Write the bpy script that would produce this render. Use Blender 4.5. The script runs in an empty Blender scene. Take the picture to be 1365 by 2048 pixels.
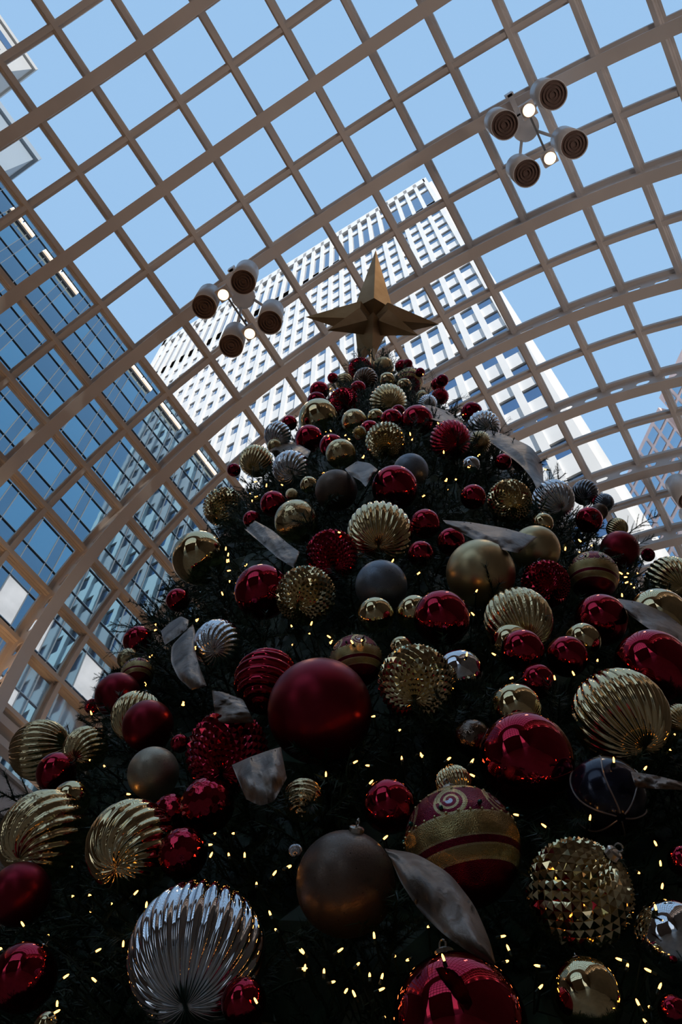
import bpy, bmesh, math, random
import numpy as np
from mathutils import Vector, Matrix
random.seed(7)
RNG = np.random.RandomState(7)
PI = math.pi
sc = bpy.context.scene
COL = sc.collection

# ------------------------------------------------------------------ camera
EYE = 1.6                                   # eye height above the hall floor
FPX = 1653.04
ROT = np.array([[0.5161118, -0.8565129, -0.0037772],
                [0.7397833,  0.4479876, -0.5020236],
                [0.4316819,  0.2563060,  0.8648456]])    # rows: right, down, forward
cam_d = bpy.data.cameras.new('camera')
cam_d.sensor_fit = 'VERTICAL'
cam_d.sensor_height = 24.0
cam_d.lens = FPX * 24.0 / 2048.0
cam_d.clip_start = 0.05
cam_d.clip_end = 2000
cam = bpy.data.objects.new('camera', cam_d)
COL.objects.link(cam)
_m = Matrix.Identity(4)
for r in range(3):
    _m[r][0] = ROT[0][r]; _m[r][1] = -ROT[1][r]; _m[r][2] = -ROT[2][r]
_m[2][3] = EYE
cam.matrix_world = _m
sc.camera = cam

# ------------------------------------------------------------------ sky, sun, exposure
world = bpy.data.worlds.new('sky'); sc.world = world
world.use_nodes = True
wn = world.node_tree; wn.nodes.clear()
w_out = wn.nodes.new('ShaderNodeOutputWorld'); w_bg = wn.nodes.new('ShaderNodeBackground')
w_tc = wn.nodes.new('ShaderNodeTexCoord'); w_sep = wn.nodes.new('ShaderNodeSeparateXYZ')
w_ramp = wn.nodes.new('ShaderNodeValToRGB')
cr = w_ramp.color_ramp
cr.elements[0].position = 0.0; cr.elements[0].color = (0.72, 0.80, 0.90, 1)
cr.elements[1].position = 1.0; cr.elements[1].color = (0.345, 0.575, 0.88, 1)
e = cr.elements.new(0.35); e.color = (0.50, 0.69, 0.93, 1)
e = cr.elements.new(0.75); e.color = (0.365, 0.60, 0.91, 1)
wn.links.new(w_tc.outputs['Generated'], w_sep.inputs[0])
wn.links.new(w_sep.outputs['Z'], w_ramp.inputs[0])
wn.links.new(w_ramp.outputs[0], w_bg.inputs[0])
wn.links.new(w_bg.outputs[0], w_out.inputs[0])
w_bg.inputs[1].default_value = 1.0

SUN_DIR = Vector((-0.50, -0.70, 0.50)).normalized()     # towards the sun
sun_d = bpy.data.lights.new('sun', 'SUN'); sun_d.energy = 4.6; sun_d.angle = 0.009
sun_d.color = (1.0, 0.94, 0.86)
sun = bpy.data.objects.new('sun', sun_d); COL.objects.link(sun)
sun.rotation_euler = (-SUN_DIR).to_track_quat('-Z', 'Y').to_euler()
sun.location = (-20, -40, 60)

sc.view_settings.view_transform = 'Standard'
sc.view_settings.look = 'None'
sc.view_settings.gamma = 1.0
sc.view_settings.use_curve_mapping = False
sc.view_settings.exposure = 0.0
sc.cycles.caustics_reflective = False
sc.cycles.caustics_refractive = False
sc.cycles.sample_clamp_indirect = 4.0
sc.cycles.max_bounces = 8
sc.cycles.transparent_max_bounces = 16

# ------------------------------------------------------------------ helpers
def ray(u, v):
    d = np.array([(u - 682.5) / FPX, (v - 1024.0) / FPX, 1.0])
    return ROT.T @ (d / np.linalg.norm(d))
def project(P):
    q = ROT @ (np.asarray(P, float) - np.array([0, 0, EYE]))
    if q[2] <= 0.01: return None
    return 682.5 + FPX * q[0] / q[2], 1024 + FPX * q[1] / q[2]
def in_frame(P, m=40):
    q = project(P)
    return q is not None and -m < q[0] < 1365 + m and -m < q[1] < 2048 + m

def tag(o, label=None, cat=None, group=None, kind=None):
    if label: o['label'] = label
    if cat: o['category'] = cat
    if group: o['group'] = group
    if kind: o['kind'] = kind
    return o
def link_mesh(name, me, mat=None, parent=None, smooth=False):
    o = bpy.data.objects.new(name, me)
    COL.objects.link(o)
    if mat is not None and not me.materials: me.materials.append(mat)
    if smooth and len(me.polygons): me.polygons.foreach_set('use_smooth', [True] * len(me.polygons))
    if parent is not None: o.parent = parent
    return o
def empty(name, loc=(0, 0, 0), rot=None, scale=None):
    o = bpy.data.objects.new(name, None); COL.objects.link(o)
    o.empty_display_size = 0.1
    o.location = loc
    if rot is not None: o.rotation_euler = rot
    if scale is not None: o.scale = scale
    return o

class MB:
    """collects vertices and faces for one mesh"""
    def __init__(s): s.v = []; s.f = []
    def add(s, vs, fs):
        n = len(s.v); s.v.extend([tuple(float(c) for c in q) for q in vs])
        s.f.extend([tuple(n + i for i in q) for q in fs])
    def box(s, x0, x1, y0, y1, z0, z1):
        s.add([(x0,y0,z0),(x1,y0,z0),(x1,y1,z0),(x0,y1,z0),(x0,y0,z1),(x1,y0,z1),(x1,y1,z1),(x0,y1,z1)],
              [(0,3,2,1),(4,5,6,7),(0,1,5,4),(1,2,6,5),(2,3,7,6),(3,0,4,7)])
    def hexa(s, p):      # 8 corner points, same order as box
        s.add(p, [(0,3,2,1),(4,5,6,7),(0,1,5,4),(1,2,6,5),(2,3,7,6),(3,0,4,7)])
    def tube(s, pts, r, n=8, cap=True):
        pts = [Vector(p) for p in pts]; rings = []
        for i, p in enumerate(pts):
            a = pts[max(i-1, 0)]; b = pts[min(i+1, len(pts)-1)]
            t = (b - a); t = t.normalized() if t.length > 1e-9 else Vector((0,0,1))
            up = Vector((0,0,1)) if abs(t.z) < 0.95 else Vector((1,0,0))
            x = t.cross(up).normalized(); y = t.cross(x)
            rr = r[i] if isinstance(r, (list, tuple)) else r
            rings.append([p + x*rr*math.cos(2*PI*k/n) + y*rr*math.sin(2*PI*k/n) for k in range(n)])
        vs = [q for ring in rings for q in ring]; fs = []
        for i in range(len(rings)-1):
            for k in range(n):
                fs.append((i*n+k, i*n+(k+1)%n, (i+1)*n+(k+1)%n, (i+1)*n+k))
        if cap:
            fs.append(tuple(range(n))[::-1]); fs.append(tuple((len(rings)-1)*n+k for k in range(n)))
        s.add(vs, fs)
    def lathe(s, prof, n=24, c=(0,0,0), caps=True):   # prof: (r, z), closed on the axis by caps
        vs = []; fs = []
        for r, z in prof:
            for k in range(n): vs.append((c[0]+r*math.cos(2*PI*k/n), c[1]+r*math.sin(2*PI*k/n), c[2]+z))
        for i in range(len(prof)-1):
            for k in range(n):
                fs.append((i*n+k, i*n+(k+1)%n, (i+1)*n+(k+1)%n, (i+1)*n+k))
        if caps: fs.append(tuple(range(n))[::-1]); fs.append(tuple((len(prof)-1)*n+k for k in range(n)))
        s.add(vs, fs)
    def mesh(s, name, mat=None):
        me = bpy.data.meshes.new(name); me.from_pydata(s.v, [], s.f); me.update()
        if mat is not None: me.materials.append(mat)
        return me
    def build(s, name, mat=None, parent=None, smooth=False):
        return link_mesh(name, s.mesh(name, mat), None, parent, smooth)

# ------------------------------------------------------------------ materials
def new_mat(name):
    m = bpy.data.materials.new(name); m.use_nodes = True
    nt = m.node_tree; b = nt.nodes['Principled BSDF']
    return m, nt, b
def noise_color(nt, b, c0, c1, scale, detail=4.0, lo=0.35, hi=0.65, coord='Object'):
    tc = nt.nodes.new('ShaderNodeTexCoord'); nz = nt.nodes.new('ShaderNodeTexNoise')
    nz.inputs['Scale'].default_value = scale; nz.inputs['Detail'].default_value = detail
    rp = nt.nodes.new('ShaderNodeValToRGB')
    rp.color_ramp.elements[0].position = lo; rp.color_ramp.elements[0].color = (*c0, 1)
    rp.color_ramp.elements[1].position = hi; rp.color_ramp.elements[1].color = (*c1, 1)
    nt.links.new(tc.outputs[coord], nz.inputs['Vector']); nt.links.new(nz.outputs['Fac'], rp.inputs[0])
    nt.links.new(rp.outputs[0], b.inputs['Base Color'])
    return tc, nz, rp
def add_bump(nt, b, src, strength, dist=0.01):
    bp = nt.nodes.new('ShaderNodeBump'); bp.inputs['Strength'].default_value = strength
    bp.inputs['Distance'].default_value = dist
    nt.links.new(src, bp.inputs['Height']); nt.links.new(bp.outputs[0], b.inputs['Normal'])
    return bp
def plain(name, c, rough=0.5, metal=0.0, c2=None, scale=3.0, bump=0.0, bscale=40.0, spec=None, coat=0.0):
    m, nt, b = new_mat(name)
    b.inputs['Roughness'].default_value = rough; b.inputs['Metallic'].default_value = metal
    if spec is not None: b.inputs['Specular IOR Level'].default_value = spec
    if coat: b.inputs['Coat Weight'].default_value = coat; b.inputs['Coat Roughness'].default_value = 0.05
    if c2 is None: c2 = tuple(min(1, x*1.08) for x in c)
    tc, nz, rp = noise_color(nt, b, c, c2, scale)
    if bump:
        n2 = nt.nodes.new('ShaderNodeTexNoise'); n2.inputs['Scale'].default_value = bscale; n2.inputs['Detail'].default_value = 3
        nt.links.new(tc.outputs['Object'], n2.inputs['Vector']); add_bump(nt, b, n2.outputs['Fac'], bump)
    return m
def emit(name, c, s):
    m, nt, b = new_mat(name)
    b.inputs['Base Color'].default_value = (*c, 1)
    b.inputs['Emission Color'].default_value = (*c, 1); b.inputs['Emission Strength'].default_value = s
    return m

M = {}
M['steel'] = plain('painted_steel', (0.76, 0.71, 0.67), 0.42, 0, (0.81, 0.76, 0.72), 1.2)
M['stone'] = plain('tower_stone', (0.80, 0.79, 0.775), 0.6, 0, (0.86, 0.85, 0.835), 0.35, 0.05, 3)
M['stone2'] = plain('tower_spandrel', (0.74, 0.74, 0.74), 0.6, 0, (0.80, 0.80, 0.80), 0.5)
M['white_bld'] = plain('pale_cladding', (0.44, 0.44, 0.43), 0.6, 0, (0.49, 0.49, 0.48), 0.2)
M['pale_bld'] = plain('pale_blue_cladding', (0.27, 0.33, 0.39), 0.5, 0, (0.30, 0.36, 0.42), 0.2)
M['pink'] = plain('pink_granite', (0.80, 0.56, 0.50), 0.6, 0, (0.86, 0.62, 0.56), 0.3)
M['dark_wall'] = plain('dark_wall', (0.15, 0.11, 0.085), 0.6, 0, (0.19, 0.14, 0.11), 0.6)
M['tan_wall'] = plain('tan_wall', (0.24, 0.19, 0.155), 0.7, 0, (0.29, 0.23, 0.19), 0.5)
M['grey_fascia'] = plain('grey_fascia', (0.62, 0.60, 0.60), 0.5, 0, (0.66, 0.64, 0.64), 1.0)
M['floor'] = plain('floor_stone', (0.26, 0.21, 0.17), 0.4, 0, (0.34, 0.28, 0.22), 0.8)
M['can'] = plain('white_enamel', (0.80, 0.80, 0.80), 0.35, 0, (0.84, 0.84, 0.84), 4)
M['baffle'] = plain('dark_baffle', (0.13, 0.075, 0.055), 0.6, 0, (0.17, 0.10, 0.075), 10)
M['brass'] = plain('aged_brass', (0.38, 0.235, 0.105), 0.42, 0.7, (0.54, 0.37, 0.20), 2.2, 0.05, 9)
M['mullion'] = plain('grey_mullion', (0.16, 0.17, 0.18), 0.4, 0.3)
M['rail'] = plain('window_rail', (0.10, 0.15, 0.20), 0.35, 0.5)
M['fin'] = plain('pale_fin', (0.13, 0.15, 0.17), 0.5, 0.2)
M['bark'] = plain('bark', (0.05, 0.03, 0.02), 0.9, 0, (0.08, 0.05, 0.03), 12)
M['wire'] = plain('green_wire', (0.01, 0.03, 0.015), 0.5)
M['bulb'] = emit('warm_bulb', (1.0, 0.40, 0.085), 7.0)
M['lamp_lens'] = emit('warm_lamp_lens', (1.0, 0.62, 0.30), 5.0)
M['strip'] = emit('strip_diffuser', (1.0, 0.84, 0.66), 0.9)
M['sky_patch'] = plain('painted_sky_reflection', (0.40, 0.42, 0.45), 0.6, 0, (0.58, 0.60, 0.63), 0.8)  # pale colour stands in for bright sky mirrored in the glass
M['soil'] = plain('street_ground', (0.18, 0.17, 0.16), 0.9, 0, (0.24, 0.23, 0.22), 0.2)
M['sun_block'] = plain('brown_brick_block', (0.20, 0.14, 0.11), 0.8, 0, (0.25, 0.18, 0.14), 0.15)

def mirror_glass(name, tint, rough=0.015):
    m, nt, b = new_mat(name)
    b.inputs['Metallic'].default_value = 1.0; b.inputs['Roughness'].default_value = rough
    noise_color(nt, b, tuple(t*0.94 for t in tint), tint, 0.4)
    tc = nt.nodes.new('ShaderNodeTexCoord'); n2 = nt.nodes.new('ShaderNodeTexNoise'); n2.inputs['Scale'].default_value = 0.5
    nt.links.new(tc.outputs['Object'], n2.inputs['Vector']); add_bump(nt, b, n2.outputs['Fac'], 0.05, 0.05)
    return m
M['glass_light'] = mirror_glass('blue_mirror_glass', (0.20, 0.37, 0.47))
M['glass_dark'] = mirror_glass('blue_mirror_spandrel', (0.155, 0.255, 0.33), 0.03)
M['tower_glass'] = mirror_glass('tower_window_glass', (0.20, 0.275, 0.40), 0.06)
M['pink_glass'] = mirror_glass('lattice_window_glass', (0.42, 0.55, 0.66), 0.06)

# clear roof glass: mostly see-through with a weak reflection
m = bpy.data.materials.new('roof_glass'); m.use_nodes = True
nt = m.node_tree; nt.nodes.clear()
o_ = nt.nodes.new('ShaderNodeOutputMaterial'); t_ = nt.nodes.new('ShaderNodeBsdfTransparent'); g_ = nt.nodes.new('ShaderNodeBsdfGlossy')
mx = nt.nodes.new('ShaderNodeMixShader'); fr = nt.nodes.new('ShaderNodeFresnel'); mt_ = nt.nodes.new('ShaderNodeMath')
t_.inputs[0].default_value = (0.985, 0.99, 0.99, 1); g_.inputs['Roughness'].default_value = 0.35
g_.inputs['Color'].default_value = (0.9, 0.95, 1, 1)
fr.inputs['IOR'].default_value = 1.3; mt_.operation = 'MULTIPLY'; mt_.inputs[1].default_value = 0.8
nt.links.new(fr.outputs[0], mt_.inputs[0]); nt.links.new(mt_.outputs[0], mx.inputs[0])
nt.links.new(t_.outputs[0], mx.inputs[1]); nt.links.new(g_.outputs[0], mx.inputs[2]); nt.links.new(mx.outputs[0], o_.inputs[0])
M['roof_glass'] = m

# ornament finishes
RED, DRED, GOLD, SILV, TAUPE, CHAMP, BLUEG = (0.48,0.024,0.052), (0.26,0.010,0.032), (0.86,0.685,0.38), (0.80,0.83,0.87), (0.22,0.16,0.125), (0.58,0.50,0.38), (0.28,0.315,0.37)
def ornament_mat(name, c, finish):
    m, nt, b = new_mat(name)
    b.inputs['Metallic'].default_value = 1.0
    tc, nz, rp = noise_color(nt, b, tuple(x*0.9 for x in c), c, 2.5)
    if finish == 'shiny':
        b.inputs['Roughness'].default_value = 0.035
        n2 = nt.nodes.new('ShaderNodeTexNoise'); n2.inputs['Scale'].default_value = 2.0
        nt.links.new(tc.outputs['Object'], n2.inputs['Vector']); add_bump(nt, b, n2.outputs['Fac'], 0.04, 0.03)
    elif finish == 'matte':
        for q_ in (0, 1): rp.color_ramp.elements[q_].color = tuple(x*(0.62 if c[1] < 0.1 else 0.92) for x in rp.color_ramp.elements[q_].color[:3]) + (1,)
        b.inputs['Roughness'].default_value = 0.36; b.inputs['Metallic'].default_value = 0.9
    elif finish == 'glitter':
        b.inputs['Roughness'].default_value = 0.42; b.inputs['Metallic'].default_value = 0.8
        vo = nt.nodes.new('ShaderNodeTexVoronoi'); vo.inputs['Scale'].default_value = 42
        nt.links.new(tc.outputs['Object'], vo.inputs['Vector']); add_bump(nt, b, vo.outputs['Color'], 0.9, 0.04)
        vr = nt.nodes.new('ShaderNodeMapRange'); vr.inputs['To Min'].default_value = 0.25; vr.inputs['To Max'].default_value = 0.6
        nt.links.new(vo.outputs['Color'], vr.inputs['Value']); nt.links.new(vr.outputs[0], b.inputs['Roughness'])
    elif finish == 'satin':
        b.inputs['Roughness'].default_value = 0.16
        n2 = nt.nodes.new('ShaderNodeTexNoise'); n2.inputs['Scale'].default_value = 5.0
        nt.links.new(tc.outputs['Object'], n2.inputs['Vector']); add_bump(nt, b, n2.outputs['Fac'], 0.12, 0.05)
    return m
OM = {}
for cn, c in dict(red=RED, gold=GOLD, silver=SILV, taupe=TAUPE, champ=CHAMP, grey=BLUEG, dred=DRED).items():
    for fi in ('shiny', 'matte', 'glitter', 'satin'):
        OM[cn + '_' + fi] = (cn, c, fi)
def om(k):
    if isinstance(OM[k], tuple): OM[k] = ornament_mat(k, OM[k][1], OM[k][2])
    return OM[k]

# painted red and gold bands (flat print), with a scrolling medallion pattern near the upper belt
def painted_mat():
    m, nt, b = new_mat('painted_bands')
    b.inputs['Metallic'].default_value = 0.9; b.inputs['Roughness'].default_value = 0.22
    tc = nt.nodes.new('ShaderNodeTexCoord'); sp = nt.nodes.new('ShaderNodeSeparateXYZ')
    nt.links.new(tc.outputs['Object'], sp.inputs[0])
    rp = nt.nodes.new('ShaderNodeValToRGB'); rp.color_ramp.interpolation = 'CONSTANT'
    mr = nt.nodes.new('ShaderNodeMapRange'); mr.inputs['From Min'].default_value = -1; mr.inputs['From Max'].default_value = 1
    nt.links.new(sp.outputs['Z'], mr.inputs['Value']); nt.links.new(mr.outputs[0], rp.inputs[0])
    g = (0.50, 0.37, 0.15, 1); r = (0.20, 0.008, 0.03, 1); br = (0.62, 0.50, 0.26, 1)
    stops = [(0.0, r), (0.20, br), (0.22, g), (0.30, br), (0.315, r), (0.37, br), (0.385, g), (0.56, br), (0.58, r), (0.86, br), (0.88, g)]
    el = rp.color_ramp.elements
    el[0].position = 0; el[0].color = r; el[1].position = 0.20; el[1].color = br
    for p_, c_ in stops[2:]:
        q = el.new(p_); q.color = c_
    # medallions: angle around the axis repeated six times, with concentric rings
    at = nt.nodes.new('ShaderNodeMath'); at.operation = 'ARCTAN2'
    nt.links.new(sp.outputs['Y'], at.inputs[0]); nt.links.new(sp.outputs['X'], at.inputs[1])
    ml = nt.nodes.new('ShaderNodeMath'); ml.operation = 'MULTIPLY'; ml.inputs[1].default_value = 6/(2*PI); nt.links.new(at.outputs[0], ml.inputs[0])
    fc = nt.nodes.new('ShaderNodeMath'); fc.operation = 'FRACT'; nt.links.new(ml.outputs[0], fc.inputs[0])
    sb = nt.nodes.new('ShaderNodeMath'); sb.operation = 'SUBTRACT'; sb.inputs[1].default_value = 0.5; nt.links.new(fc.outputs[0], sb.inputs[0])
    zz = nt.nodes.new('ShaderNodeMath'); zz.operation = 'SUBTRACT'; zz.inputs[1].default_value = 0.42; nt.links.new(sp.outputs['Z'], zz.inputs[0])
    cb = nt.nodes.new('ShaderNodeCombineXYZ'); nt.links.new(sb.outputs[0], cb.inputs[0]); nt.links.new(zz.outputs[0], cb.inputs[1])
    ln = nt.nodes.new('ShaderNodeVectorMath'); ln.operation = 'LENGTH'; nt.links.new(cb.outputs[0], ln.inputs[0])
    r2 = nt.nodes.new('ShaderNodeValToRGB'); r2.color_ramp.interpolation = 'CONSTANT'
    q = r2.color_ramp.elements; q[0].position = 0; q[0].color = (0.6, 0.65, 0.75, 1); q[1].position = 0.05; q[1].color = r
    for p_, c_ in [(0.11, br), (0.16, r), (0.22, br), (0.27, g), (0.30, br)]:
        z_ = q.new(p_); z_.color = c_
    a2 = nt.nodes.new('ShaderNodeMath'); a2.operation = 'ARCTAN2'; nt.links.new(zz.outputs[0], a2.inputs[0]); nt.links.new(sb.outputs[0], a2.inputs[1])
    a3 = nt.nodes.new('ShaderNodeMath'); a3.operation = 'MULTIPLY_ADD'; a3.inputs[1].default_value = 0.085/(2*PI)*1.0; nt.links.new(a2.outputs[0], a3.inputs[0]); nt.links.new(ln.outputs['Value'], a3.inputs[2])
    nt.links.new(a3.outputs[0], r2.inputs[0])
    lt = nt.nodes.new('ShaderNodeMath'); lt.operation = 'LESS_THAN'; lt.inputs[1].default_value = 0.31; nt.links.new(ln.outputs['Value'], lt.inputs[0])
    mxx = nt.nodes.new('ShaderNodeMix'); mxx.data_type = 'RGBA'
    nt.links.new(lt.outputs[0], mxx.inputs[0]); nt.links.new(rp.outputs[0], mxx.inputs[6]); nt.links.new(r2.outputs[0], mxx.inputs[7])
    nt.links.new(mxx.outputs[2], b.inputs['Base Color'])
    vo = nt.nodes.new('ShaderNodeTexVoronoi'); vo.inputs['Scale'].default_value = 50
    nt.links.new(tc.outputs['Object'], vo.inputs['Vector']); add_bump(nt, b, vo.outputs['Distance'], 0.25, 0.02)
    return m
M['painted'] = painted_mat()
M['navy'] = plain('navy_lacquer', (0.012, 0.014, 0.035), 0.18, 0.4, (0.02, 0.022, 0.05), 3, coat=0.3)
M['silver_glitter'] = ornament_mat('silver_cord', (0.5, 0.42, 0.38), 'glitter')
M['cap'] = plain('ornament_cap', (0.55, 0.52, 0.46), 0.25, 1.0, (0.65, 0.62, 0.56), 6)
M['bead'] = plain('gold_bead', (0.62, 0.48, 0.22), 0.2, 1.0)
M['jewel'] = plain('green_jewel', (0.02, 0.12, 0.09), 0.1, 0.4)

m, nt, b = new_mat('ribbon_taffeta')
tc, nz, rp = noise_color(nt, b, (0.11, 0.075, 0.055), (0.44, 0.345, 0.285), 6.0, 6)
b.inputs['Roughness'].default_value = 0.42; b.inputs['Metallic'].default_value = 0.25
n2 = nt.nodes.new('ShaderNodeTexNoise'); n2.inputs['Scale'].default_value = 22; n2.inputs['Detail'].default_value = 5
nt.links.new(tc.outputs['Object'], n2.inputs['Vector']); add_bump(nt, b, n2.outputs['Fac'], 0.35, 0.02)
M['ribbon'] = m
m, nt, b = new_mat('pine_needles')
oi = nt.nodes.new('ShaderNodeObjectInfo')
tc, nz, rp = noise_color(nt, b, (0.012, 0.035, 0.016), (0.035, 0.075, 0.035), 14.0, 3)
b.inputs['Roughness'].default_value = 0.5
M['needle'] = m

# ------------------------------------------------------------------ the glass barrel vault
S = 1.22
VY, VZ, VR = 1.3742, 11.2116 + EYE, 9.1236
TH0, DTH = 0.8782, 0.1484
def rib_x(i): return (-1.5361 + i) * S
def node(i, j, r=VR):
    th = TH0 + DTH * j
    return (rib_x(i), VY + r*math.cos(th), VZ + r*math.sin(th))
I0, I1, J0, J1 = -8, 18, -6, 15
TA, TB = TH0 + DTH*J0, TH0 + DTH*J1
GLASS_R = VR + 0.20
ceiling = empty('ceiling', (0, 0, 0)); tag(ceiling, 'glazed barrel vault of pale painted steel ribs and square panes', kind='structure')
def arc_strip(mb, x0, x1, r0, r1, ta=TA, tb=TB, n=84):
    vs = []; fs = []
    for k in range(n+1):
        th = ta + (tb-ta)*k/n; c, s_ = math.cos(th), math.sin(th)
        for (x, r) in ((x0,r0),(x1,r0),(x1,r1),(x0,r1)): vs.append((x, VY+r*c, VZ+r*s_))
    for k in range(n):
        for q in range(4):
            fs.append((k*4+q, k*4+(q+1)%4, (k+1)*4+(q+1)%4, (k+1)*4+q))
    fs.append((0,1,2,3)); fs.append((n*4+3, n*4+2, n*4+1, n*4))
    mb.add(vs, fs)
def web_slots(mb, x, t, r0, r1):
    # plate with a rounded slot in every half bay
    nu = (J1-J0)*2; n = 16
    for u in range(nu):
        ta = TA + (TB-TA)*u/nu; tb = TA + (TB-TA)*(u+1)/nu
        tm = (ta+tb)/2; ht = (tb-ta)/2; rm = (r0+r1)/2 - 0.015; hr = (r1-r0)/2
        ring_o, ring_i = [], []
        for k in range(n):
            a = 2*PI*k/n; c, s_ = math.cos(a), math.sin(a)
            mxx = max(abs(c), abs(s_)); ring_o.append((tm + ht*c/mxx, (r0+r1)/2 + hr*s_/mxx))
            ring_i.append((tm + (0.09*(1 if c>0 else -1) if abs(c) > 0.2 else 0)/VR + 0.085*c/VR, rm + 0.05 + 0.085*s_))
        vs = []
        for xx in (x - t/2, x + t/2):
            for ring in (ring_o, ring_i):
                for th, r in ring: vs.append((xx, VY + r*math.cos(th), VZ + r*math.sin(th)))
        fs = []
        for k in range(n):
            k2 = (k+1) % n
            fs.append((k, k2, n+k2, n+k)); fs.append((2*n+k, 3*n+k, 3*n+k2, 2*n+k2)); fs.append((n+k, n+k2, 3*n+k2, 3*n+k))
        mb.add(vs, fs)
for i in range(I0, I1+1):
    x = rib_x(i); mb = MB()
    if i % 2 == 0:
        arc_strip(mb, x-0.13, x+0.13, VR-0.52, VR-0.49)
        web_slots(mb, x, 0.022, VR-0.49, VR+0.10)
        arc_strip(mb, x-0.105, x+0.105, VR+0.10, VR+0.19)
        mb.build('main_rib', M['steel'], ceiling)
    else:
        arc_strip(mb, x-0.05, x+0.05, VR+0.0, VR+0.10)
        arc_strip(mb, x-0.10, x+0.10, VR+0.10, VR+0.19)
        mb.build('glazing_rib', M['steel'], ceiling)
def radial_box(mb, th, x0, x1, w, r0, r1):
    c, s_ = math.cos(th), math.sin(th); p = []
    for r in (r0, r1):
        for (xx, ww) in ((x0,-w),(x1,-w),(x1,w),(x0,w)):
            p.append((xx, VY + r*c - ww*s_, VZ + r*s_ + ww*c))
    mb.hexa(p)
for j in range(J0, J1+1):
    th = TH0 + DTH*j; mb = MB()
    radial_box(mb, th, rib_x(I0), rib_x(I1), 0.05, VR-0.02, VR+0.10)
    radial_box(mb, th, rib_x(I0), rib_x(I1), 0.095, VR+0.10, VR+0.185)
    radial_box(mb, th, rib_x(I0), rib_x(I1), 0.072, VR+0.045, VR+0.10)
    mb.build('purlin', M['steel'], ceiling)
pane = {}
def pane_mesh(j):
    a, b_ = TH0 + DTH*j, TH0 + DTH*(j+1)
    mb = MB(); p = []
    for r in (GLASS_R, GLASS_R+0.012):
        for (xx, th) in ((0,a),(S,a),(S,b_),(0,b_)): p.append((xx, r*math.cos(th), r*math.sin(th)))
    mb.hexa(p); return mb
rest = MB(); cand = []; J_SOLID = 12
for j in range(J_SOLID, J1):                    # closed bays low on the right side
    mb = MB(); arc_strip(mb, XA_ := rib_x(I0), rib_x(I1), GLASS_R, GLASS_R+0.06, TH0+DTH*j, TH0+DTH*(j+1), 4); mb.build('solid_bay', M['tan_wall'], ceiling)
for i in range(I0, I1):
    for j in range(J0, J_SOLID):
        a = node(i, j, GLASS_R); b_ = node(i+1, j+1, GLASS_R); c_ = [(p+q)/2 for p, q in zip(a, b_)]
        cand.append((0 if in_frame(c_, 60) else 1, math.dist(c_, (0,0,EYE)), i, j))
cand.sort()
for n_, (out, d, i, j) in enumerate(cand):
    if out == 0 and n_ < 300:
        if j not in pane: pane[j] = pane_mesh(j).mesh('pane', M['roof_glass'])
        o = link_mesh('pane', pane[j], None, ceiling); o.location = (rib_x(i), VY, VZ)
    else:
        mb = pane_mesh(j); rest.add([(v[0]+rib_x(i), v[1]+VY, v[2]+VZ) for v in mb.v], mb.f)
tag(rest.build('far_panes', M['roof_glass'], ceiling), kind='stuff')

# lower edge of the vault on the left: sill beams, low glazing strip, grey fascia, hall walls
YL, YR = VY + VR, VY - VR
def zr(z): return z + EYE
XA, XB = rib_x(I0), rib_x(I1)
wl = empty('wall_left'); tag(wl, 'left hall wall with a pale fascia under the glass vault', kind='structure')
mb = MB(); mb.box(XA, XB, YL+0.02, YL+0.4, 0, zr(9.15)); mb.build('wall_face', M['dark_wall'], wl)
mb = MB(); mb.box(XA, XB, YL-0.10, YL+0.4, zr(9.2), zr(9.83)); mb.build('fascia', M['grey_fascia'], wl)
mb = MB(); mb.box(XA, XB, YL-0.16, YL+0.4, zr(9.83), zr(9.9)); mb.build('sill_cap', M['steel'], wl)
for (z0, z1) in ((10.32, 10.47), (10.68, 10.86)):
    mb = MB(); mb.box(XA, XB, YL-0.05, YL+0.16, zr(z0), zr(z1)); mb.build('sill_beam', M['steel'], wl)
for i in range(0, I1+1):
    if i % 2 == 0:
        mb = MB(); mb.box(rib_x(i)-0.13, rib_x(i)+0.13, YL-0.52, YL-0.49, zr(9.2), zr(11.16)); mb.box(rib_x(i)-0.011, rib_x(i)+0.011, YL-0.49, YL+0.1, zr(9.2), zr(11.16)); mb.box(rib_x(i)-0.10, rib_x(i)+0.10, YL+0.1, YL+0.19, zr(9.9), zr(11.16)); mb.build('rib_foot', M['steel'], wl)
wr = empty('wall_right'); tag(wr, 'right hall wall', kind='structure')
mb = MB(); mb.box(XA, XB, YR-0.4, YR-0.02, 0, zr(11.1)); mb.build('wall_face', M['tan_wall'], wr)
mb = MB(); mb.box(XA, XB, YR-0.4, YR+0.15, zr(9.3), zr(10.0)); mb.build('fascia', M['grey_fascia'], wr)
fl = MB(); fl.box(XA-0.5, XB+0.5, YR-0.5, YL+0.5, -0.2, 0)
tag(fl.build('floor', M['floor']), 'polished brown stone floor', kind='structure')
wb = empty('wall_back'); tag(wb, 'end wall behind with a gridded lunette window', kind='structure')
WR, WZ = 4.6, VZ - 0.5                     # arched window: half width and the height where its arch springs
mb = MB(); outer, inner = [], []
for k in range(25):
    a_ = PI*k/24
    outer.append((VY + (VR+0.25)*math.cos(a_), VZ + (VR+0.25)*math.sin(a_))); inner.append((VY + WR*math.cos(a_), WZ + WR*math.sin(a_)))
outer = [(VY+VR+0.25, 0.0), (VY+VR+0.25, WZ-4.0)] + outer + [(VY-VR-0.25, WZ-4.0), (VY-VR-0.25, 0.0)]
inner = [(VY+WR, WZ-4.0), (VY+WR, WZ-4.0+0.01)] + inner + [(VY-WR, WZ-4.0+0.01), (VY-WR, WZ-4.0)]
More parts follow.
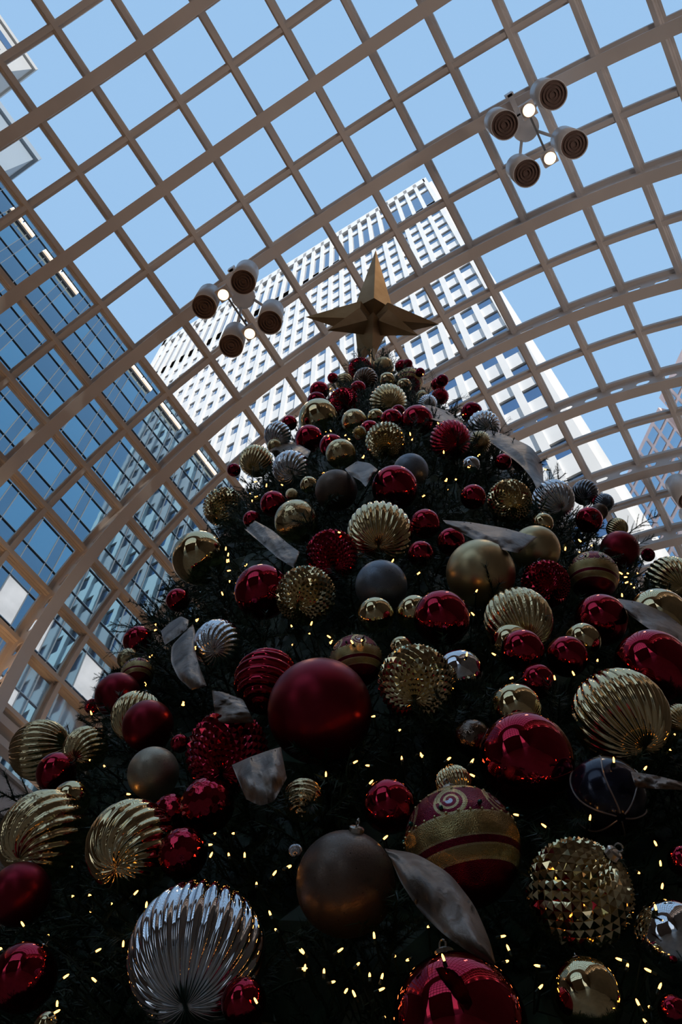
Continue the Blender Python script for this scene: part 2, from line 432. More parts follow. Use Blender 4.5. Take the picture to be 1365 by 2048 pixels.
vs = [(x_, y_, z_) for x_ in (XA-0.4, XA) for ring_ in (outer, inner) for (y_, z_) in ring_]; n1 = len(outer); fs = []
for k in range(n1-1):
    fs += [(k, k+1, n1+k+1, n1+k), (2*n1+k, 3*n1+k, 3*n1+k+1, 2*n1+k+1), (n1+k, n1+k+1, 3*n1+k+1, 3*n1+k), (k, 2*n1+k, 2*n1+k+1, k+1)]
mb.add(vs, fs); mb.box(XA-0.4, XA, VY-WR, VY+WR, 0, WZ-4.0)
mb.build('wall_face', M['dark_wall'], wb)
mb = MB()
for k in range(-3, 4):
    y = k*1.25; mb.box(XA-0.25, XA-0.1, VY+y-0.08, VY+y+0.08, WZ-4.0, WZ + math.sqrt(WR**2-y*y))
for k in range(0, 7):
    z = WZ - 4.0 + k*1.3; dz = max(0, z - WZ); hw = math.sqrt(max(0.01, WR**2 - dz*dz)); mb.box(XA-0.25, XA-0.1, VY-hw, VY+hw, z-0.08, z+0.08)
mb.build('window_bars', M['steel'], wb)
wf = empty('wall_front'); tag(wf, 'far end wall of the hall under the tower', kind='structure')
mb = MB(); mb.box(XB, XB+0.3, YR, YL, 0, zr(9.5)); mb.build('wall_face', M['tan_wall'], wf)
gr = MB(); gr.box(-200, 320, -220, 260, -6.0, -0.25)
tag(gr.build('ground', M['soil']), 'paved city ground around the buildings', kind='structure')

# up-lights fixed to the fascias below the glass; warm ones on the left, paler ones added on the right to brighten the ribs
ORD = ('first', 'second', 'third', 'fourth', 'fifth', 'sixth', 'seventh', 'eighth')
def uplight(x, y, z, sgn, label, group, watts, color):
    root = empty('sill_uplight', (x, y, z)); tag(root, label, 'uplight', group)
    mb = MB(); mb.lathe([(0.001,-0.06),(0.07,-0.06),(0.09,0.05),(0.075,0.05),(0.06,-0.05)], 16, caps=False); mb.build('housing', M['mullion'], root)
    mb = MB(); mb.lathe([(0.074,0.03),(0.074,0.04)], 16); mb.build('lens', M['lamp_lens'], root)
    mb = MB(); mb.box(-0.02, 0.02, min(0, sgn*0.52), max(0, sgn*0.52), -0.05, -0.02); mb.build('bracket', M['mullion'], root)
    ld = bpy.data.lights.new('uplight_lamp', 'SPOT'); ld.energy = watts; ld.color = color; ld.spot_size = 2.5; ld.spot_blend = 0.7; ld.shadow_soft_size = 0.45
    lo = bpy.data.objects.new('uplight_lamp', ld); COL.objects.link(lo); lo.parent = root; lo.location = (0, 0, 0.08)
    lo.rotation_euler = (PI, sgn*0.0, 0)
for n_ in range(7):
    uplight(-8.0 + 4.0*n_, YL-0.62, zr(9.45), 1, 'small warm uplight below the left glazing, %s along the fascia' % ORD[n_], 'uplights on the left fascia', 95, (1.0, 0.54, 0.25))
for n_ in range(8):
    uplight(-9.5 + 3.8*n_, YR+0.50, zr(9.5), -1, 'small pale uplight below the right glazing, %s along the fascia' % ORD[n_], 'added fill uplights on the right fascia', 200, (1.0, 0.86, 0.80))

# ------------------------------------------------------------------ buildings outside
# white tower
TX = 20.92
tower = empty('office_tower', (TX, 20, 0)); tag(tower, 'tall white stone office tower with close vertical piers behind the star', 'building')
def tower_part(name, mb, mat): 
    return link_mesh(name, mb.mesh(name, mat), None, tower)
def tb(mb, x0, x1, y0, y1, z0, z1):  # relative to the tower's empty, z relative to the eye
    mb.box(x0-TX, x1-TX, y0-20, y1-20, z0+EYE, z1+EYE)
mb = MB(); tb(mb, 21.10, 50, -0.9, 42.9, -1.6, 119.6); tower_part('wall_body', mb, M['stone2'])
mb = MB(); tb(mb, 20.75, 50, -1.1, 42.9, 117.3, 120.2); tower_part('parapet', mb, M['stone'])
mb = MB(); tb(mb, 20.75, 22.4, -1.45, -0.92, -1.6, 119.9); tower_part('corner_pier', mb, M['stone'])
mb = MB(); tb(mb, 21.3, 50, -1.92, -1.3, -1.6, 118.2); tower_part('corner_return', mb, M['stone'])
mb = MB(); tb(mb, 20.75, 22, 42.3, 43.0, -1.6, 119.9); tower_part('corner_pier', mb, M['stone'])
COLY = [-0.33 + 1.4616*k for k in range(30)]
pier = MB(); pier.box(-0.17, 0.35, -0.235, 0.235, 0, 121.2)
pier_me = pier.mesh('pier', M['stone'])
for k in range(29):
    o = link_mesh('pier', pier_me, None, tower); o.location = (0, COLY[k] + 0.7308 - 20, 0)
ROWZ = [98.05 - 3.6*r for r in range(-1, 23)]
WH = 0.86
for z in ROWZ:
    mb = MB(); tb(mb, 20.92, 21.4, -1.2, 42.6, z+WH, z+3.6-WH); tower_part('spandrel', mb, M['stone2'])
mb = MB(); tb(mb, 20.92, 21.4, -1.2, 42.6, 112.7, 114.4); tower_part('spandrel', mb, M['stone2'])
mb = MB(); tb(mb, 20.92, 21.4, -1.2, 42.6, ROWZ[0]+WH, 104.3); tower_part('spandrel', mb, M['stone2'])
wcand = []
for k, y in enumerate(COLY):
    for z in ROWZ: wcand.append((y, z, WH))
    wcand.append((y, 108.5, 4.2)); wcand.append((y, 116.0, 1.5))
wcand = [(0 if in_frame((21.3, y, z+EYE), 5) else 1, math.dist((21.3, y, z), (0,0,0)), y, z, h) for (y, z, h) in wcand]
wcand.sort(); rest = MB(); wme = {}
for n_, (out, d, y, z, h) in enumerate(wcand):
    if out == 0 and n_ < 300:
        if h not in wme:
            mb = MB(); mb.box(0, 0.05, -0.5, 0.5, -h, h); wme[h] = mb.mesh('window', M['tower_glass'])
        o = link_mesh('window', wme[h], None, tower); o.location = (21.03-TX, y-20, z+EYE)
    else:
        tb(rest, 21.03, 21.08, y-0.5, y+0.5, z-h, z+h)
tag(tower_part('upper_windows', rest, M['tower_glass']), kind='stuff')

# blue mirror-glass office block along the left side
FY, FTOP = 18.0, 45.35
blk = empty('glass_office_block', (4, FY, 0)); tag(blk, 'blue mirror glass office block beyond the left side of the vault', 'building')
mb = MB(); mb.box(-30-4, 20.4-4, 0.1, 5.0, 0, FTOP+EYE); mb.build('wall_body', M['mullion'], blk)
ROWS = [FTOP - 1.30 - 1.863*r for r in range(0, 23)]
MOD = 1.35
pm = {}
fc_ = []
for r, zt in enumerate([FTOP] + ROWS[:-1]):
    zb = ROWS[r]
    for c in range(-18, 14):
        x0 = 1.2 + MOD*c
        ctr = (x0 + MOD/2, FY, (zt+zb)/2 + EYE)
        fc_.append((0 if in_frame(ctr, 25) else 1, math.dist(ctr, (0,0,EYE)), x0, zb, zt, r))
fc_.sort(); rest_l, rest_d = MB(), MB()
sky_patches = [(10.28, 22.3), (10.21, 19.75), (12.36, 22.4), (8.28, 22.7)]  # panels painted pale in place of bright sky reflections
for n_, (out, d, x0, zb, zt, r) in enumerate(fc_):
    h = round(zt - zb, 3); dark = (r % 2 == 1)
    if out == 0 and n_ < 300:
        is_patch = any(x0 <= bx < x0+MOD and zb <= bz < zt for bx, bz in sky_patches)
        key = (h, dark, is_patch)
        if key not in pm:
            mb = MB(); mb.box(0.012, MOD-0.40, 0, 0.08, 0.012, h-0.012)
            pm[key] = mb.mesh('glass_panel', M['sky_patch'] if is_patch else M['glass_dark'] if dark else M['glass_light'])
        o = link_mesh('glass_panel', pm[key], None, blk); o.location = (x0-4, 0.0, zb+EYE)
        if is_patch: o['label'] = 'pale panel painted as a bright sky reflection'
    else:
        (rest_d if dark else rest_l).box(x0+0.012-4, x0+MOD-0.40-4, 0, 0.08, zb+0.012+EYE, zt-0.012+EYE)
tag(rest_l.build('far_panels', M['glass_light'], blk), kind='stuff'); tag(rest_d.build('far_spandrels', M['glass_dark'], blk), kind='stuff')
for c in range(-18, 14):
    x0 = 1.2 + MOD*c + MOD - 0.40
    mb = MB(); mb.box(x0-4, x0+0.41-4, -0.005, 0.08, EYE, FTOP+EYE); mb.build('glass_band', M['glass_dark'], blk)
    for xf in (x0, x0+0.41):
        mb = MB(); mb.box(xf-0.016-4, xf+0.016-4, -0.03, 0.02, EYE, FTOP+EYE); mb.build('fin', M['fin'], blk)
for zb in ROWS:
    mb = MB(); mb.box(-24-4, 20.3-4, -0.05, 0.02, zb-0.016+EYE, zb+0.016+EYE); mb.build('mullion', M['rail'], blk)
mb = MB(); mb.box(-30-4, 20.4-4, -0.1, 5.0, FTOP+EYE, FTOP+0.2+EYE); mb.build('roof_edge', M['mullion'], blk)
for n_, (xa, xb) in enumerate(((-1.9,-0.3), (0.5, 3.1), (7.75, 9.4), (10.2, 12.1), (13.7, 15.6))):
    root = empty('strip_light', ((xa+xb)/2, FY-0.12, 43.3+EYE))
    tag(root, 'cream strip light high on the blue glass block, %s from the tree' % ('fifth','fourth','third','second','first')[n_], 'light', 'strip lights on the glass block')
    hw = (xb-xa)/2
    mb = MB()
    mb.box(-hw, -0.04, -0.10, 0, -0.13, 0.13); mb.box(0.04, hw, -0.10, 0, -0.13, 0.13); mb.build('diffuser', M['strip'], root)
    mb = MB(); mb.box(-hw-0.02, hw+0.02, 0, 0.10, -0.15, 0.15); mb.build('back_plate', M['can'], root)

# two pale blocks rising behind it
def corner_block(name, label, px, py, y, depth, mat, lines):
    d = ray(px, py); P = d * (y / d[1]); x1, zt = P[0], P[2] + EYE
    root = empty(name, (x1, y, 0)); tag(root, label, 'building')
    mb = MB(); mb.box(-28, 0, 0, depth, 0, zt); mb.build('wall_body', mat, root)
    mb = MB(); mb.box(-28.2, 0.25, -0.25, depth, zt-0.9, zt); mb.build('roof_band', mat, root)
    for k in range(lines):
        z = zt - 4.5 - 3.8*k
        mb = MB(); mb.box(-27, -2.2, -0.06, 0.05, z, z+1.9); mb.build('window_band', M['tower_glass'], root)
    return root
corner_block('white_block', 'white block corner at the upper left edge of the sky', 70, 137, 30.0, 14, M['white_bld'], 10)
corner_block('pale_block', 'pale blue-grey block corner below the white one at left', 75, 315, 24.5, 4.5, M['pale_bld'], 0)

# pink granite block with gridded windows on the right
lat = empty('granite_office_block', (72, -13, 0)); tag(lat, 'pink granite office block with blue grid windows right of the tower', 'building')
E1 = np.array([-0.7071, -0.7071]); N1 = np.array([-0.7071, 0.7071])
d = ray(1262, 925); P = d * (120.0 / d[2]); A0 = P[:2]
lat.location = (A0[0], A0[1], 0); lat.rotation_euler = (0, 0, math.atan2(E1[1], E1[0]))
# local x runs along the facade, local -y is its outward side
LTOP = 120.0 + EYE
def side(o): return o
mb = MB(); mb.box(-45, 10.0, 0.25, 25, 0, LTOP); mb.build('wall_body', M['pink'], lat)
mb = MB(); mb.box(10.0, 40, 2.2, 25, 0, LTOP+5.0); mb.build('wall_body', M['pink'], lat)
gmb = MB(); gmb.box(-0.62, 0.62, 0.1, 0.16, -1.05, 1.05); gme = gmb.mesh('window', M['pink_glass'])
gmb = MB(); gmb.box(-0.95, 0.95, 0.1, 0.2, -1.25, 1.25); gme2 = gmb.mesh('window', M['pink_glass'])
LS = 1
ncount = 0
for k in range(-16, 13):
    for r in range(0, 18):
        lx = 1.25 + 2.5*k; lz = LTOP - 2.6 - 3.5*r
        yy = 0.0
        if lx > 9.5: yy = 1.95; lz += 3.5
        wx = A0[0] + E1[0]*lx; wy = A0[1] + E1[1]*lx
        if not in_frame((wx, wy, lz), 10): continue
        ncount += 1
        if ncount > 300: continue
        o = link_mesh('window', gme2, None, lat); o.location = (lx, yy, lz)
# unseen brown block added to the right of the hall; it keeps the low sun off the glass roof
mb = MB(); mb.box(-70, 18, -52, -31, -0.2, 46)
for k in range(10): mb.box(-70, 18, -31.2, -31, 5+4*k, 5.6+4*k)
tag(mb.build('sun_blocker', M['sun_block']), 'unseen brown block added to shade the glass roof', 'building')

# ------------------------------------------------------------------ pendant light clusters
can_p = MB(); can_p.lathe([(0.18,0.98),(0.255,0.92),(0.268,0.0),(0.255,0.0),(0.25,0.06),(0.02,0.07)], 32)
can_me = can_p.mesh('can', M['can']); can_me.polygons.foreach_set('use_smooth', [len(p.vertices) == 4 for p in can_me.polygons])
baf = MB()
for rr in (0.25, 0.19, 0.13, 0.07): baf.lathe([(rr, 0.012), (rr, 0.05), (rr-0.012, 0.05), (rr-0.012, 0.012), (rr, 0.012)], 28, caps=False)
baf.lathe([(0.25, 0.045), (0.25, 0.06)], 28)
baf_me = baf.mesh('baffle', M['baffle'])
disc = MB(); disc.lathe([(0.27, 0), (0.27, 0.09), (0.08, 0.12), (0.08, 0.5)], 28); disc_me = disc.mesh('hub', M['can'])
spot = MB(); spot.box(-0.14, 0.14, -0.14, 0.14, 0.04, 0.18); spot_me = spot.mesh('spotlight', M['steel'])
lens = MB(); lens.lathe([(0.112, 0.0), (0.112, 0.045)], 24); lens_me = lens.mesh('lens', M['lamp_lens'])
ring = MB(); ring.lathe([(0.114,-0.012),(0.128,-0.012),(0.128,0.05),(0.114,0.05),(0.114,-0.012)], 24, caps=False); ring_me = ring.mesh('bezel', M['steel'])
def cluster(cx, cy, label, ribx):
    root = empty('light_cluster', (cx, cy, 17.3+EYE)); tag(root, label, 'light', 'pendant light clusters on the vault ribs')
    o = link_mesh('hub', disc_me, None, root); o.location = (0, 0, 1.35)
    for sx in (-0.5, 0.5):
        for sy in (-0.5, 0.5):
            o = link_mesh('can', can_me, None, root); o.location = (sx, sy, 0)
            link_mesh('baffle', baf_me, None, o)
            mb = MB(); mb.tube([(sx*0.36, sy*0.36, 1.36), (sx*0.86, sy*0.86, 0.93)], 0.032, 10); mb.build('arm', M['can'], root, True)
    for sx in (-0.5, 0.48):
        s_ = link_mesh('spotlight', spot_me, None, root); s_.location = (sx, 0, 0.0)
        link_mesh('lens', lens_me, None, s_); link_mesh('bezel', ring_me, None, s_)
        ld = bpy.data.lights.new('spot_lamp', 'SPOT'); ld.energy = 60; ld.color = (1.0, 0.72, 0.42); ld.spot_size = 2.2; ld.shadow_soft_size = 0.3
        lo = bpy.data.objects.new('spot_lamp', ld); COL.objects.link(lo); lo.parent = s_; lo.location = (0, 0, -0.02)
    mb = MB(); mb.box(-0.5, 0.48, -0.018, 0.018, 0.16, 0.20); mb.build('spot_bar', M['mullion'], root)
    mb = MB()
    th = math.acos(max(-1, min(1, (cy-VY)/(VR-0.48)))); zb = VZ + (VR-0.50)*math.sin(th) - (17.3+EYE)
    dx = ribx - cx
    mb.box(dx-0.26, 0.10, -0.05, 0.05, zb-0.12, zb-0.04)
    for ex in (dx-0.24, dx+0.20): mb.box(ex-0.03, ex+0.03, -0.08, 0.08, zb-0.12, zb+0.09)
    mb.tube([(0,0,1.45), (0,0,zb-0.08)], 0.06, 12)
    mb.build('rib_clamp', M['can'], root)
    return root
cluster(3.34, 4.52, 'cluster of four white cans and two lit spots left of the star', rib_x(4))
cluster(3.46, -2.44, 'cluster of four white cans and two lit spots at the upper right', rib_x(4))
cluster(13.20, -2.70, 'white can cluster cut off by the right edge of the picture', rib_x(12))

# ------------------------------------------------------------------ the tree: where its surface lies
TH = 12.0
_ap = ray(742, 718); _ap = _ap * (TH / _ap[2])
TAX, TAY = _ap[0], _ap[1]
PROF = [(-1.6, 3.10), (0.0, 2.86), (1.2, 2.64), (2.5, 2.38), (3.5, 2.15), (4.5, 1.98), (5.5, 1.76), (7.5, 1.20), (10.0, 0.52), (12.1, 0.02)]
_pz = np.array([p[0] for p in PROF]); _pr = np.array([p[1] for p in PROF])
def prof(z): return np.interp(z, _pz, _pr)          # z relative to the eye
_TS = np.linspace(0.3, 14.0, 2200)
def tree_depth(u, v, shrink=0.0):
    d = ray(u, v)
    z = _TS * d[2]; hd = np.hypot(_TS*d[0]-TAX, _TS*d[1]-TAY) - (prof(z) - shrink)
    hd = np.where(z > 12.1, 9.0, hd)
    k = np.argmax(hd <= 0)
    if hd[k] <= 0: return _TS[k]
    return _TS[int(np.argmin(hd))]
def at(u, v, t):
    p = ray(u, v) * t
    return np.array([p[0], p[1], p[2] + EYE])

# ------------------------------------------------------------------ ornaments: u, v, radius in photo pixels, kind, finish, label, options
O = [
 (721,739,25,'stud','red_shiny','red studded ball just below left of the star'),
 (767,735,22,'ball','gold_matte','pale gold matte ball just below right of the star'),
 (804,733,14,'ball','red_shiny','small red ball right of the pale gold ball at the tree top'),
 (816,728,10,'ball','red_matte','tiny dark red ball, rightmost at the very top of the tree'),
 (841,745,10,'ball','dred_shiny','tiny dark red ball by the dark fir sprig at top right'),
 (666,756,11,'ball','red_shiny','tiny red ball at the left edge of the tree top'),
 (689,764,18,'ring','gold_satin','small ringed gold ball at the left of the tree top'),
 (732,759,25,'swirl','taupe_satin','taupe swirled ball in the middle of the tree top'),
 (775,761,17,'ball','gold_shiny','left of two small shiny gold balls at the tree top'),
 (809,772,16,'ball','gold_shiny','right of two small shiny gold balls at the tree top'),
 (820,762,28,'band','painted','painted ball with jewelled bands at the right of the tree top'),
 (717,777,16,'ball','red_shiny','small red ball beneath the taupe swirled ball near the top'),
 (639,782,20,'ball','red_shiny','red ball at the left outline above the red studded ball'),
 (634,803,20,'ball','dred_shiny','dark red ball peeking out behind the large shiny gold ball'),
 (689,807,33,'stud','red_shiny','red studded ball right of the large shiny gold ball near the top'),
 (777,805,39,'flute','gold_satin','wide fluted gold ball centred below the star'),
 (639,838,42,'ball','gold_shiny','large mirror gold ball at the upper left of the tree'),
 (709,843,26,'ball','gold_satin','satin gold ball right of the large mirror gold ball'),
 (752,834,17,'ball','gold_shiny','small shiny gold ball under the wide fluted gold ball'),
 (797,824,15,'ball','dred_shiny','small dark red ball tucked under the wide fluted gold ball'),
 (784,840,23,'ball','red_shiny','red ball just above the large scaled gold ball'),
 (835,842,33,'ball','red_shiny','large red ball at upper right above the scaled gold ball'),
 (740,860,20,'ball','red_shiny','red ball at the left shoulder of the scaled gold ball'),
 (720,866,15,'scale','gold_shiny','small scaled gold ball half hidden left of the larger scaled one'),
 (771,882,41,'scale','gold_shiny','large gold ball covered in swirling scales below the star'),
 (619,878,29,'ball','red_shiny','red ball directly below the large mirror gold ball'),
 (664,892,25,'ball','red_shiny','red ball half behind the starburst gold ball'),
 (682,908,31,'ball','gold_satin','satin gold ball with starburst beside the grey-brown ribbon'),
 (822,942,36,'ball','grey_glitter','grey glitter ball behind the large red ball at upper centre'),
 (579,846,16,'ball','red_shiny','small red ball on the left outline beside the mirror gold ball'),
 (556,870,28,'swirl','silver_shiny','silver swirled ball on the left outline behind a small red ball'),
 (549,892,15,'ball','gold_satin','small gold ball under the silver swirled ball on the left outline'),
 (512,922,34,'flute','gold_shiny','gold fluted ball on the left outline beside the silver swirl ball'),
 (468,940,14,'ball','dred_shiny','small dark red ball at the left end of the upper outline'),
 (583,937,38,'swirl','silver_satin','silver swirl ball at upper left of the tree'),
 (447,1014,42,'stud','gold_shiny','gold studded ball sticking out at the left outline'),
 (547,1008,27,'ball','red_shiny','red ball above the embossed gold ball'),
 (504,1039,18,'ball','red_shiny','small red ball above the flat ribbon at left'),
 (593,1043,45,'ball','gold_satin','embossed antique gold ball beside the flat ribbon'),
 (618,970,18,'ball','gold_shiny','small pale gold ball left of the brown glitter ball'),
 (584,989,13,'flute','gold_satin','tiny fluted gold ball between the silver swirl and embossed gold balls'),
 (673,981,43,'ball','taupe_glitter','brown glitter ball at upper centre'),
 (790,976,47,'ball','red_shiny','large red ball at the upper centre of the tree'),
 (760,1066,67,'flute','gold_shiny','large pale gold fan-fluted ball at centre, upper half'),
 (851,1048,31,'ball','red_shiny','uppermost of three red balls right of the fan-fluted gold ball'),
 (903,1084,29,'ball','red_shiny','rightmost of three red balls right of the fan-fluted gold ball'),
 (842,1108,27,'ball','red_shiny','lowest of three red balls right of the fan-fluted gold ball'),
 (664,1110,54,'stud','red_shiny','red studded ball left of the fan-fluted gold ball'),
 (947,994,26,'ball','red_shiny','red ball left of the gold studded ball at upper right'),
 (901,880,42,'flute','red_satin','red fluted ball at upper right below the ribbon'),
 (877,769,15,'ball','red_shiny','small red ball above the red fluted one at top right outline'),
 (885,761,13,'ball','dred_shiny','tiny dark red ball behind another at the top right outline'),
 (881,793,18,'flute','red_satin','small red fluted ball near the top right outline'),
 (845,793,13,'flute','gold_shiny','tiny gold fluted ball right of the wide fluted gold ball'),
 (856,808,20,'flute','silver_shiny','small silver fluted ball behind the upper ribbon'),
 (944,825,22,'ball','dred_shiny','dark red ball on the right outline above a silver fluted ball'),
 (968,853,34,'swirl','silver_shiny','silver swirl-fluted ball at the right outline above the wide ribbon'),
 (960,884,23,'flute','gold_satin','gold fluted ball tucked under the wide ribbon at upper right'),
 (1007,924,17,'ball','red_shiny','red ball under the wide ribbon at upper right'),
 (1042,922,20,'ball','dred_matte','dark red ball in the shade of the wide ribbon at upper right'),
 (943,930,18,'ball','silver_shiny','small silver ball in the dark fir below the red fluted ball'),
 (1020,1002,46,'stud','gold_shiny','gold studded ball at the upper right of the tree'),
 (1107,1000,43,'flute','silver_shiny','silver fluted ball right of the gold studded ball'),
 (1171,985,27,'swirl','grey_satin','grey striped swirl ball against the white tower at right'),
 (1209,1006,20,'flute','grey_satin','dark fluted ball behind the grey striped swirl ball'),
 (1198,1003,13,'stud','red_shiny','small red studded ball below the grey striped swirl ball'),
 (1179,1040,27,'ball','red_shiny','red ball below the grey striped swirl ball'),
 (1199,1024,18,'ball','taupe_matte','brown matte ball behind the red ball at the right outline'),
 (1086,1047,22,'ball','gold_shiny','small mirror gold ball under the silver fluted ball at right'),
 (1072,1099,49,'ball','gold_matte','matte gold ball partly covered by the broad ribbon'),
 (962,1147,70,'ball','gold_matte','big plain matte gold ball right of centre'),
 (1092,1168,50,'stud','red_shiny','red studded ball right of the big matte gold ball'),
 (1187,1152,51,'band','painted','painted ball with a medallion below the matte red ball at right'),
 (1240,1100,39,'ball','red_matte','matte red ball at the right outline below the fir tips'),
 (1235,1057,22,'flute','gold_shiny','gold fluted ball behind the matte red ball at the right outline'),
 (1297,1110,14,'stud','dred_shiny','small dark red bumpy ball under the fir tips at the right outline'),
 (1342,1163,52,'flute','gold_shiny','gold fluted ball cut by the right edge, upper'),
 (1318,1238,62,'ball','gold_shiny','mirror gold ball at the right edge above the ribbon'),
 (1203,1240,53,'ball','red_shiny','large red ball left of the ribbon at the right edge'),
 (1167,1281,36,'ball','gold_shiny','mirror gold ball behind the right one of two red balls'),
 (1135,1313,42,'ball','red_shiny','right one of two red balls below the fluted gold ball'),
 (1305,1335,77,'ball','red_shiny','very large red ball at the right edge, middle height'),
 (1037,1242,70,'flute','gold_satin','fluted gold ball below the big plain matte gold ball'),
 (1024,1290,43,'ball','gold_shiny','pale gold ball half behind the left one of two red balls'),
 (1046,1301,43,'ball','red_shiny','left one of two red balls below the fluted gold ball'),
 (1076,1362,35,'ball','red_shiny','red ball tucked below a pair of red balls'),
 (920,1347,49,'ball','silver_shiny','mirror silver ball right of the gold studded ball at centre'),
 (832,1364,78,'stud','gold_shiny','big gold studded ball right of the huge matte red ball'),
 (713,1322,54,'band','painted','painted ball with red and gold scrolls behind the huge matte red ball'),
 (803,1296,24,'ball','gold_shiny','small gold ball in the dark fir above the big gold studded ball'),
 (1033,1418,52,'ball','gold_shiny','mirror gold ball right behind the large red ball at lower right'),
 (1052,1520,96,'ball','red_shiny','very large mirror red ball at the lower right of centre'),
 (1241,1433,98,'flute','gold_shiny','very large fluted gold ball at the right, middle height'),
 (1358,1436,29,'flute','gold_satin','small fluted gold ball cut by the right edge beside the very large one'),
 (1214,1592,78,'navy','navy','dark navy ball with silver cord lines at lower right'),
 (1160,1786,108,'stud','gold_shiny','very large gold studded ball at lower right', dict(axis=(0.55,0.8,0.2))),
 (925,1692,118,'band','painted','very large painted red and gold jewelled ball at lower centre'),
 (779,1612,54,'ball','red_shiny','red ball above the brown glitter ball with the silver cap'),
 (908,1566,37,'flute','gold_shiny','small fluted gold ball above the very large painted ball'),
 (692,1766,101,'ball','taupe_glitter','very large brown glitter ball with a silver cap at lower centre', dict(capup=(715,1652))),
 (640,1421,106,'ball','red_matte','huge matte red ball at the centre of the tree'),
 (534,1363,68,'ring','red_shiny','red ringed ball left of the huge matte red ball'),
 (437,1288,60,'swirl','silver_satin','tall silver-brown swirl ball at the left beside the crumpled ribbon', dict(sx=0.84)),
 (612,1191,62,'stud','gold_shiny','gold studded ball at centre left, upper half'),
 (525,1184,57,'ball','red_shiny','large red ball left of the gold studded ball at centre left'),
 (763,1172,53,'ball','grey_glitter','blue-grey glitter ball at the centre of the tree'),
 (752,1230,37,'ball','gold_shiny','left of two mirror gold balls under the blue-grey glitter ball'),
 (829,1226,37,'ball','gold_shiny','right of two mirror gold balls under the blue-grey glitter ball'),
 (884,1236,57,'ball','red_shiny','large red ball below left of the big plain matte gold ball'),
 (399,1116,56,'ball','gold_shiny','large mirror gold ball on the left outline'),
 (356,1200,24,'ball','red_shiny','small red ball at the left outline under the mirror gold ball'),
 (277,1282,31,'ball','red_shiny','red ball among fir tips at the far left outline'),
 (275,1348,33,'band','painted','small painted gold and red ball at left, above two red matte balls'),
 (236,1391,46,'ball','red_matte','matte dark red ball on the left, upper of two'),
 (274,1433,52,'flute','gold_shiny','gold fluted ball half hidden between two matte red balls at left'),
 (296,1452,52,'ball','red_matte','matte red ball on the left, lower of two'),
 (185,1413,16,'stud','red_shiny','tiny red studded ball at the left outline'),
 (81,1500,61,'flute','gold_satin','gold fluted ball lying sideways at the left outline', dict(axis=(0.95,0.15,0.1))),
 (172,1497,45,'swirl','gold_satin','gold swirl-fluted ball right of the sideways fluted one at left'),
 (113,1545,40,'ball','red_shiny','red ball in front of two fluted gold balls at the left outline'),
 (142,1601,39,'ball','gold_shiny','mirror gold ball below the red ball at the left outline'),
 (90,1672,91,'swirl','gold_satin','very large gold swirl-fluted ball at the lower left edge'),
 (264,1692,92,'swirl','gold_shiny','very large gold swirl-fluted ball left of three faceted red balls'),
 (40,1788,61,'ball','red_matte','matte red ball cut by the lower left edge'),
 (48,1955,66,'ball','red_shiny','shiny red ball near the bottom left corner'),
 (395,1908,140,'flute','silver_shiny','huge silver-gold fluted ball at the bottom left'),
 (415,1611,56,'facet','red_shiny','upper right of three faceted red balls at lower left'),
 (344,1628,41,'facet','red_shiny','leftmost and smallest of three faceted red balls at lower left'),
 (366,1707,51,'facet','red_shiny','lowest of three faceted red balls at lower left'),
 (307,1546,52,'ball','champ_glitter','champagne glitter ball at lower left below the matte red ball'),
 (455,1505,85,'stud','red_shiny','large red studded ball left below the huge matte red ball'),
 (607,1600,43,'ring','gold_satin','dark gold ringed ball below the huge matte red ball'),
 (591,1701,14,'flute','silver_shiny','tiny silver fluted ball left of the big brown glitter ball'),
 (920,2054,138,'ball','red_shiny','huge red ball at the bottom edge, centre right'),
 (1174,1992,72,'ball','gold_shiny','mirror gold ball at the bottom right'),
 (1346,1880,76,'ball','silver_shiny','mirror silver ball cut by the right edge near the bottom'),
 (1347,2022,30,'ball','red_shiny','small red ball in the bottom right corner'),
 (1366,1722,30,'ball','red_shiny','small red ball cut by the right edge beside the studded gold ball'),
 (360,1487,19,'ball','red_shiny','small red ball left of the large red studded ball'),
 (423,1444,16,'ball','red_matte','tiny red ball peeking out above the large red studded ball'),
 (946,1477,38,'ball','taupe_satin','copper brown ball behind the very large mirror red ball'),
 (256,1318,22,'ball','gold_satin','small dull gold ball among fir tips at far left'),
 (95,2052,27,'ball','gold_shiny','small gold ball at the bottom left corner'),
 (488,2004,46,'ball','red_shiny','red ball in shade at the lower right of the huge silver fluted ball'),
]
# depths along the sight lines; overlapping neighbours are pushed apart so that no ball cuts another
N_ = len(O)
U_ = np.array([[o[0], o[1], o[2]] for o in O], float)
DIR = np.array([ray(u, v) for u, v, r in U_])
FWD = DIR @ ROT[2]
T = np.array([tree_depth(u, v) for u, v, r in U_])
K = U_[:, 2] / FPX * FWD * 0.985                 # radius per unit of distance
for it in range(260):
    moved = 0
    P = DIR * T[:, None]; Rr = K * T
    for a in range(N_):
        dd = np.linalg.norm(P - P[a], axis=1); lim = (Rr + Rr[a]) * 0.985
        for b in np.nonzero((dd < lim) & (np.arange(N_) != a))[0]:
            if b < a: continue
            # the lower one in the picture hangs in front; equal heights: the larger one
            fa = U_[a,1] + 0.25*U_[a,2]; fb = U_[b,1] + 0.25*U_[b,2]
            f_, k_ = (a, b) if fa > fb else (b, a)
            ov = lim[b] - dd[b]
            T[f_] -= ov*0.30; T[k_] += ov*0.45; moved += 1
            P[f_] = DIR[f_]*T[f_]; P[k_] = DIR[k_]*T[k_]; Rr[f_] = K[f_]*T[f_]; Rr[k_] = K[k_]*T[k_]
    if not moved: break
OPOS = DIR * T[:, None] + np.array([0, 0, EYE]); ORAD = K * T

